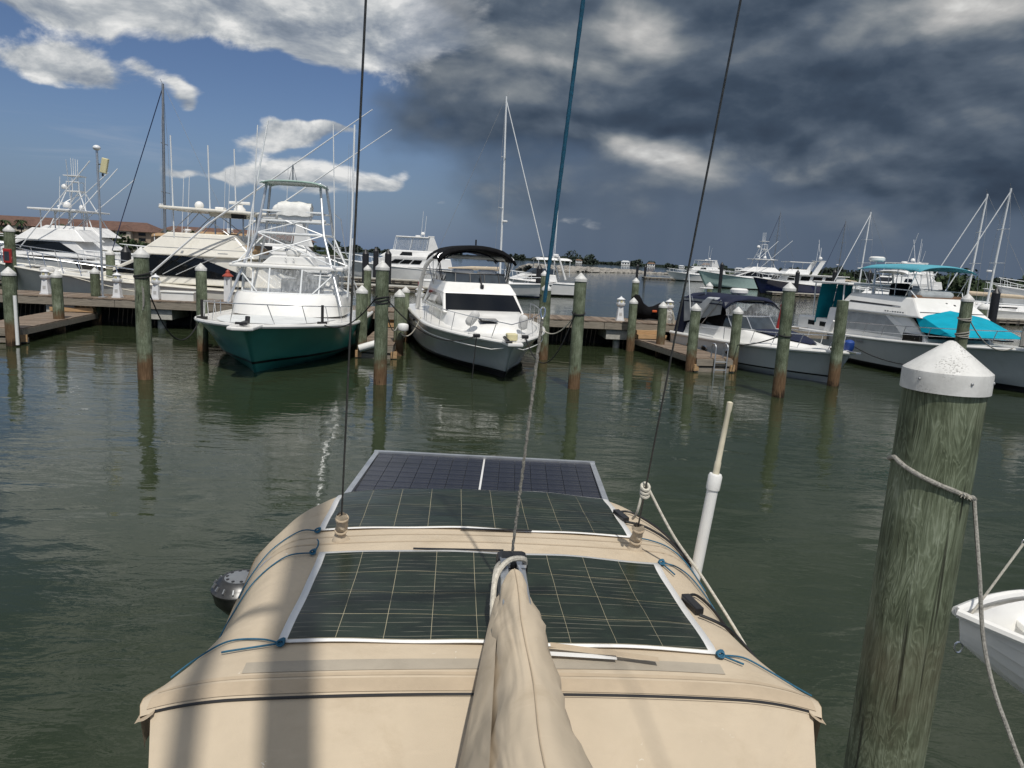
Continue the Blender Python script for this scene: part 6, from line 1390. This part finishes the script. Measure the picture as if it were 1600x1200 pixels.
# ------------------------------------------------------------------ person on the far left pier
def person(loc, hgt=1.72, rz=0.0):
    s = hgt/1.75
    V = [(0, 0, .95), (0, 0, 1.15), (0, 0, 1.40), (0, -.02, 1.52), (0, -.03, 1.66), (.10, 0, .90), (.11, -.02, .50), (.11, .03, .08), (.11, -.10, .04), (-.10, 0, .90), (-.12, .06, .50), (-.12, .12, .08), (-.12, 0, .04), (.19, 0, 1.40), (.26, -.02, 1.14), (.24, -.12, .92), (-.19, 0, 1.40), (-.27, -.03, 1.14), (-.22, -.20, .98)]
    E = [(0, 1), (1, 2), (2, 3), (3, 4), (0, 5), (5, 6), (6, 7), (7, 8), (0, 9), (9, 10), (10, 11), (11, 12), (2, 13), (13, 14), (14, 15), (2, 16), (16, 17), (17, 18)]
    Rr = [.14, .13, .15, .055, .10, .09, .06, .045, .04, .09, .06, .045, .04, .06, .045, .035, .06, .045, .035]
    me = bpy.data.meshes.new('body'); me.from_pydata([tuple(c*s for c in v) for v in V], E, [])
    o = bpy.data.objects.new('person', me); COL.objects.link(o); o.location = loc; o.rotation_euler = (0, 0, rz)
    sk = o.modifiers.new('skin', 'SKIN')
    for i, d in enumerate(me.skin_vertices[0].data): d.radius = (Rr[i]*s, Rr[i]*.8*s); d.use_root = (i == 0)
    sb_ = o.modifiers.new('s', 'SUBSURF'); sb_.levels = 1; sb_.render_levels = 1
    me.materials.append(M['skin']); tag(o, 'person in a pale yellow shirt and dark shorts standing on the far pier', 'person')
    b = MB(); b.lathe([(.17, .95), (.18, 1.15), (.19, 1.36), (.12, 1.46)], (0, 0, 0), 12); b.tube([(.19, 0, 1.42), (.27, -.02, 1.18)], .075, 8); b.tube([(-.19, 0, 1.42), (-.28, -.03, 1.18)], .075, 8); b.build('shirt', 'yellow_shirt', o)
    b = MB(); b.tube([(.08, 0, 1.0), (.11, -.02, .52)], [.13, .10], 10); b.tube([(-.08, 0, 1.0), (-.12, .05, .52)], [.13, .10], 10); b.build('shorts', 'dark_shorts', o)
    b = MB(); b.sphere((0, .0, 1.72), .11, 12, 8, z0=-.1); b.build('hair', 'dark_shorts', o)
person((-37.2, 54.2, .55), 1.75, rad(200))
a = MB(); a.box((0, 0, .04), (.5, .5, .08)); a.lathe([(.20, .08), (.06, .72), (.001, .73)], (0, 0, 0), 12); cn = a.build('traffic_cone', 'red_paint'); cn.location = (-35.6, 54.3, .55); tag(cn, 'red traffic cone on the pier beside the person', 'cone')

# ------------------------------------------------------------------ breakwater, far shore, island, condominiums
def rock_mesh(seed):
    r = random.Random(seed); V = []; n = 7
    for zz, rr in ((-.5, .7), (0, 1.0), (.45, .65)): V += [(rr*math.cos(2*math.pi*k/n)*r.uniform(.7, 1.2), rr*math.sin(2*math.pi*k/n)*r.uniform(.7, 1.2), zz+r.uniform(-.12, .12)) for k in range(n)]
    V.append((r.uniform(-.2, .2), r.uniform(-.2, .2), .65)); F = []
    for i in range(2):
        for k in range(n): F.append((i*n+k, i*n+(k+1) % n, (i+1)*n+(k+1) % n, (i+1)*n+k))
    F += [(2*n+k, 2*n+(k+1) % n, 3*n) for k in range(n)]; return V, F
RK = [rock_mesh(i) for i in range(8)]
def rocks(name, label, p0, p1, w, h, n, sz):
    b = MB(); p0 = Vector(p0); p1 = Vector(p1); d = (p1-p0); nrm = Vector((-d.y, d.x)).normalized()
    for i in range(n):
        t = random.random(); off = random.uniform(-1, 1); hh = h*(1-abs(off))*(1-.55*t)
        c = p0+d*t+nrm*off*w; s = sz*random.uniform(.6, 1.3); V, F = random.choice(RK); a_ = random.random()*6.28
        b.add([(c.x+s*(v[0]*math.cos(a_)-v[1]*math.sin(a_)), c.y+s*(v[0]*math.sin(a_)+v[1]*math.cos(a_)), hh+s*.6*v[2]) for v in V], F)
    o = b.build(name, 'rock'); return tag(o, label, 'breakwater', kind='stuff')
rocks('rock_breakwater', 'pale boulder breakwater across the water beyond the dock', (3, 226), (50, 318), 4.5, 1.9, 800, 1.15)
rocks('low_rock_spit', 'low line of rocks trailing from the breakwater end towards the lone yacht', (48, 316), (86, 330), 2.5, .6, 160, 1.0)
rocks('shore_rocks', 'grey rock bank behind the boats with tan canvas', (-62, 108), (-40, 112), 2.5, 1.6, 220, .9)
def foliage(name, label, segs, mt, leaf, per_m, kind='stuff'):
    """band of crowns made of many small leaf cards; segs = (x0,y0,x1,y1,height,depth)"""
    b = MB()
    for (x0, y0, x1, y1, hgt, dep) in segs:
        L = math.hypot(x1-x0, y1-y0); n = int(L*per_m)
        cr = []
        for i in range(max(3, int(L/(hgt*.8)))): t = random.random(); cr.append((x0+(x1-x0)*t, y0+(y1-y0)*t+random.uniform(-dep, dep), hgt*random.uniform(.5, 1.05)*(.8+.35*math.sin(t*23)), hgt*random.uniform(.45, .9)))
        for i in range(n):
            cx_, cy, ch, cw = random.choice(cr); th_ = random.uniform(0, 6.28); ph = random.uniform(0, 1)
            x = cx_+math.cos(th_)*cw*math.sqrt(random.random()); y = cy+math.sin(th_)*cw*.6; z = ch*(.08+.92*ph)*(1-.5*((x-cx_)/cw)**2)
            s = leaf*random.uniform(.6, 1.4); q = Vector((random.uniform(-1, 1), random.uniform(-1, .3), random.uniform(-.4, 1))).normalized(); u = q.orthogonal().normalized(); v = q.cross(u)
            p = Vector((x, y, max(.1, z))); b.add([p+u*s, p+v*s*.7, p-u*s, p-v*s*.7], [(0, 1, 2, 3)])
        b.box(((x0+x1)/2, (y0+y1)/2+dep, hgt*.22), (L, 1.0, hgt*.44), rz=math.atan2(y1-y0, x1-x0))
    o = b.build(name, mt, fix=False); return tag(o, label, 'trees', kind=kind)
foliage('far_shore_trees', 'dark tree line along the far shore of the bay', [(-420, 1250, 60, 1300, 9, 10), (60, 1300, 520, 1250, 10, 10), (500, 1250, 1000, 1150, 15, 12), (-430, 1180, -330, 1180, 17, 8), (-300, 1200, -260, 1200, 15, 6), (35, 1200, 120, 1200, 17, 8)], 'foliage_far', 2.2, 12)
foliage('mangrove_island', 'low dark mangrove island behind the lone white yacht', [(62, 270, 150, 262, 5.5, 5), (90, 262, 112, 260, 6.5, 4), (150, 262, 260, 250, 8.0, 6), (255, 250, 420, 240, 10, 6)], 'foliage_island', .75, 32)
foliage('left_shore_trees', 'trees in front of the condominium blocks on the left shore', [(-190, 205, -62, 215, 5.5, 5), (-110, 300, -72, 310, 5.0, 5)], 'foliage_island', .7, 22)
g1 = MB(); g1.prism([(-480, 1295), (540, 1330), (1100, 1180), (1100, 1600), (-480, 1600)], 'Z', -.5, .8); o = g1.build('far_shore', 'foliage_far'); o['kind'] = 'structure'; o['label'] = 'low land along the far shore'
g1 = MB(); g1.prism([(60, 272), (260, 252), (460, 236), (460, 300), (70, 290)], 'Z', -.5, .5); o = g1.build('island_ground', 'foliage_island'); o['kind'] = 'structure'
g1 = MB(); g1.prism([(-260, 205), (-72, 215), (-70, 300), (-120, 520), (-420, 520)], 'Z', -.5, .9); o = g1.build('left_shore', 'rock'); o['kind'] = 'structure'
def shore_house(x, y, w, d, h, label, wall='stucco_pale', roof='wood_brown'):
    t = thing('shore_house', label, 'house', (x, y, .5), random.uniform(-.2, .2), 'houses on the far shore')
    b = MB(); b.box((0, 0, h/2), (w, d, h)); b.build('wall', wall, t)
    b = MB(); b.add([(-w*.56, -d*.6, h), (w*.56, -d*.6, h), (w*.56, d*.6, h), (-w*.56, d*.6, h), (-w*.3, 0, h*1.5), (w*.3, 0, h*1.5)], [(0, 1, 5, 4), (2, 3, 4, 5), (1, 2, 5), (3, 0, 4), (3, 2, 1, 0)]); b.build('roof', roof, t)
    for k in (-.3, 0, .3): b = MB(); b.box((k*w, -d*.5-.03, h*.55), (w*.14, .1, h*.4)); b.build('window', 'dark_glass', t)
for i, (x, y, w, h) in enumerate(((-342, 1160, 26, 7), (-290, 1190, 18, 6), (95, 1180, 16, 6), (172, 1200, 22, 8), (215, 1210, 20, 7), (262, 1200, 14, 5), (300, 1190, 26, 11), (352, 1190, 22, 6), (405, 1180, 16, 5))):
    shore_house(x, y, w*.62, 7, h*.62, ['pale house standing among trees on the far shore', 'small white waterside house on the far shore', 'larger white house with tall gable on the far shore'][0 if w > 20 and h < 9 else (2 if h > 9 else 1)], 'far_white', 'grey_hull' if i % 2 else 'wood_brown')
def condo(x0, y0, L, rz, h, label, floors=3, bays=8):
    t = thing('condominium_block', label, 'building', (x0, y0, .8), rz, 'terracotta roofed condominium blocks')
    b = MB(); b.box((L/2, 7, h/2), (L, 14, h)); b.build('wall', 'stucco', t)
    b = MB(); b.add([(-1.2, -1.2, h), (L+1.2, -1.2, h), (L+1.2, 15.2, h), (-1.2, 15.2, h), (4, 7, h+3.0), (L-4, 7, h+3.0)], [(0, 1, 5, 4), (2, 3, 4, 5), (1, 2, 5), (3, 0, 4), (3, 2, 1, 0)]); b.build('roof', 'terracotta', t)
    for i in range(bays):
        x = L*(i+.5)/bays
        if i % 3 == 1:
            b = MB(); b.box((x, -.8, h/2), (L/bays*.9, 1.6, h-.1)); b.build('bay', 'stucco_pale', t)
            b = MB(); b.add([(x-L/bays*.6, -2.2, h+.02), (x+L/bays*.6, -2.2, h+.02), (x+L/bays*.6, 4, h+.02), (x-L/bays*.6, 4, h+.02), (x, -1.0, h+1.9), (x, 4, h+1.9)], [(0, 1, 4), (1, 2, 5, 4), (3, 0, 4, 5), (2, 3, 5)]); b.build('bay_roof', 'terracotta', t)
        for f in range(floors):
            b = MB(); yy = -1.62 if i % 3 == 1 else -.02
            b.box((x, yy, h*(f+.52)/floors), (L/bays*.42, .12, h/floors*.55)); b.build('window', 'dark_glass', t)
condo(-178, 232, 62, rad(3), 4.9, 'terracotta roofed condominium block behind the tower convertible, far along the left shore', 3, 12)
condo(-122, 248, 50, rad(4), 4.6, 'terracotta roofed condominium block between the light pole and grey mast', 3, 10)
condo(-152, 365, 40, rad(6), 3.8, 'terracotta roofed condominium block behind the hardtop of the cream convertible', 3, 10)
for i in range(9):
    x = random.uniform(-165, -70); y = random.uniform(205, 216); t = thing('palm_tree', 'palm tree in front of the condominium blocks', 'tree', (x, y, .8), 0, 'palms before the condominiums'); hh = random.uniform(4, 6.5)
    b = MB(); b.tube([(0, 0, 0), (.2, 0, hh*.5), (.1, 0, hh)], [.22, .16, .12], 7); b.build('trunk', 'trunk', t)
    b = MB()
    for k in range(22):
        a_ = random.uniform(0, 6.28); e_ = random.uniform(-.2, 1.0); pts = [Vector((.1, 0, hh))+Vector((math.cos(a_)*s_*1.9, math.sin(a_)*s_*1.9, e_*s_*1.6-1.7*s_*s_)) for s_ in (0, .35, .7, 1.0)]
        sd = Vector((-math.sin(a_), math.cos(a_), 0))*.28; b.loft([[p-sd*w_, p+Vector((0, 0, .08)), p+sd*w_] for p, w_ in zip(pts, (.3, 1, .9, .1))])
    b.build('crown', 'foliage_island', t, fix=False)

# ------------------------------------------------------------------ mooring lines between boats and pilings
def wp(root, p): 
    a_ = root.rotation_euler[2]; c, s = math.cos(a_), math.sin(a_); return Vector((root.location.x+p[0]*c-p[1]*s, root.location.y+p[0]*s+p[1]*c, p[2]))
aL = wp(A, hA.sheer(2.4, -1, .05, .02)); aR = wp(A, hA.sheer(2.1, 1, .05, .02)); aS = wp(A, hA.sheer(6.0, 1, .0, -.02))
bL = wp(Bt, (-1.0, .62, 1.36)); bR = wp(Bt, (.55, .62, 1.36)); cS = wp(Cr, hC.sheer(4.2, -1, .0, -.1)); cA = wp(Cr, hC.sheer(6.8, -1, .0, .05)); dB = wp(D_, hD.sheer(1.3, -1, .05, .05)); dA = wp(D_, hD.sheer(8.8, -1, -.02, -.1))
ML = [((-9.95, 19.7, 2.85), aL, 1.15, .02, 'rope_black', 'black mooring line hanging from the tall piling to the green boat rail'),
      (aR, (-3.9, 20.76, 2.55), .40, .018, 'rope_black', 'black mooring line from the green boat bow to the piling beside it'),
      (aS, (-5.5, 26.2, 1.6), .25, .018, 'rope_black', 'black mooring line from the green boat side to the finger dock corner piling'),
      ((-3.65, 20.85, 2.45), bL, .55, .018, 'rope_black', 'black mooring line from the middle piling to the white bridge boat bow cleat'),
      ((-3.7, 20.80, 2.42), (-4.3, 26.9, 1.1), .45, .018, 'rope_grey', 'grey rope from the middle piling back to the finger dock'),
      (bR, (1.75, 21.72, 2.30), 1.15, .018, 'rope_black', 'black mooring line drooping from the white bridge boat bow to the lone piling'),
      (wp(Bt, hB.sheer(2.6, 1, .0, .1)), (1.80, 21.72, 2.32), .35, .018, 'rope_white', 'pale mooring line from the white bridge boat side to the lone piling'),
      (bL, bL+Vector((-.08, -.05, -1.32)), 0, .015, 'rope_black', 'black line hanging straight down from the bridge boat bow cleat'),
      (wp(Bt, hB.sheer(5.4, -1, .0, .1)), (-4.2, 26.95, .85), .35, .022, 'rope_white', 'pale spring line from the bridge boat side to the finger piling'),
      (cS, (8.1, 22.1, 1.95), .12, .02, 'rope_black', 'black mooring line from the navy canopy cruiser to its tall piling'),
      ((8.2, 27.35, 1.55), cS, .3, .018, 'rope_black', 'black line from the ladder finger piling along the navy canopy cruiser'),
      (dB, (14.95, 24.45, 2.6), .45, .02, 'rope_grey', 'grey mooring line from the turquoise boat bow to the rope wrapped piling'),
      (dA, (15.0, 24.8, 1.0), .5, .02, 'rope_black', 'black spring line along the side of the turquoise boat'),
      (wp(E_, hE.sheer(4.6, 1, 0, 0)), slip(-13.0, 34.3, DOCK_Z+.05), .1, .03, 'rope_white', 'white mooring line from the cream convertible down to the dock')]
for a_, b_, dr, r_, mt_, lab in ML:
    c = MB(); c.tube(sag(a_, b_, dr), r_, 6); tag(c.build('mooring_line', mt_), lab, 'rope', 'mooring lines')
def wrap(x, y, z, r, n, mt_, lab, rr=.022):
    t = thing('rope_wrap', lab, 'rope', (x, y, z), 0, 'ropes wrapped round pilings')
    for k in range(n):
        c = MB(); c.tube([((r+rr*.8)*math.cos(w), (r+rr*.8)*math.sin(w), k*.045+.05*math.sin(w+k)) for w in [2*math.pi*q/18 for q in range(18)]], rr, 6, closed=True); c.build('turn', mt_, t)
wrap(-10.05, 19.85, 2.80, .185, 2, 'rope_black', 'black rope wrapped round the tall piling before the green boat'); wrap(-3.81, 20.93, 2.38, .18, 3, 'rope_black', 'black rope wrapped round the piling between green and white boats')
wrap(1.86, 21.87, 2.28, .17, 1, 'rope_black', 'black rope round the lone piling right of the bridge boat'); wrap(8.17, 22.28, 1.92, .178, 1, 'rope_black', 'black rope round the tall piling before the navy canopy cruiser')
wrap(14.9, 24.6, 2.55, .182, 2, 'rope_grey', 'upper grey rope turns on the piling by the turquoise boat'); wrap(14.9, 24.6, 2.0, .182, 3, 'rope_grey', 'lower grey rope turns on the piling by the turquoise boat')
wrap(-19.2, 35.0, 2.35, .195, 2, 'rope_white', 'white rope turns on the piling behind the dock'); wrap(1.27, 35.4, 2.1, .16, 2, 'rope_black', 'black band of rope on the slim piling behind the dock')
t = thing('hung_cord', 'pale knotted cords hanging on the tall piling before the green boat', 'cord', (-10.05, 19.66, 2.0), 0)
for x_, z0, z1 in ((-.12, .75, .2), (.08, .55, -.1), (.11, .5, 0)): pole(t, 'strand', 'rope_grey', [(x_, 0, z0), (x_+.02, -.01, (z0+z1)/2), (x_, 0, z1)], .012)
fender(None, 'ball_fender', 'pvc', (-4.05, 26.6, .95), (-4.05, 26.6, 1.25), .2)
tag(bpy.data.objects['ball_fender'], 'white ball fender hanging between finger dock and bridge boat', 'fender')
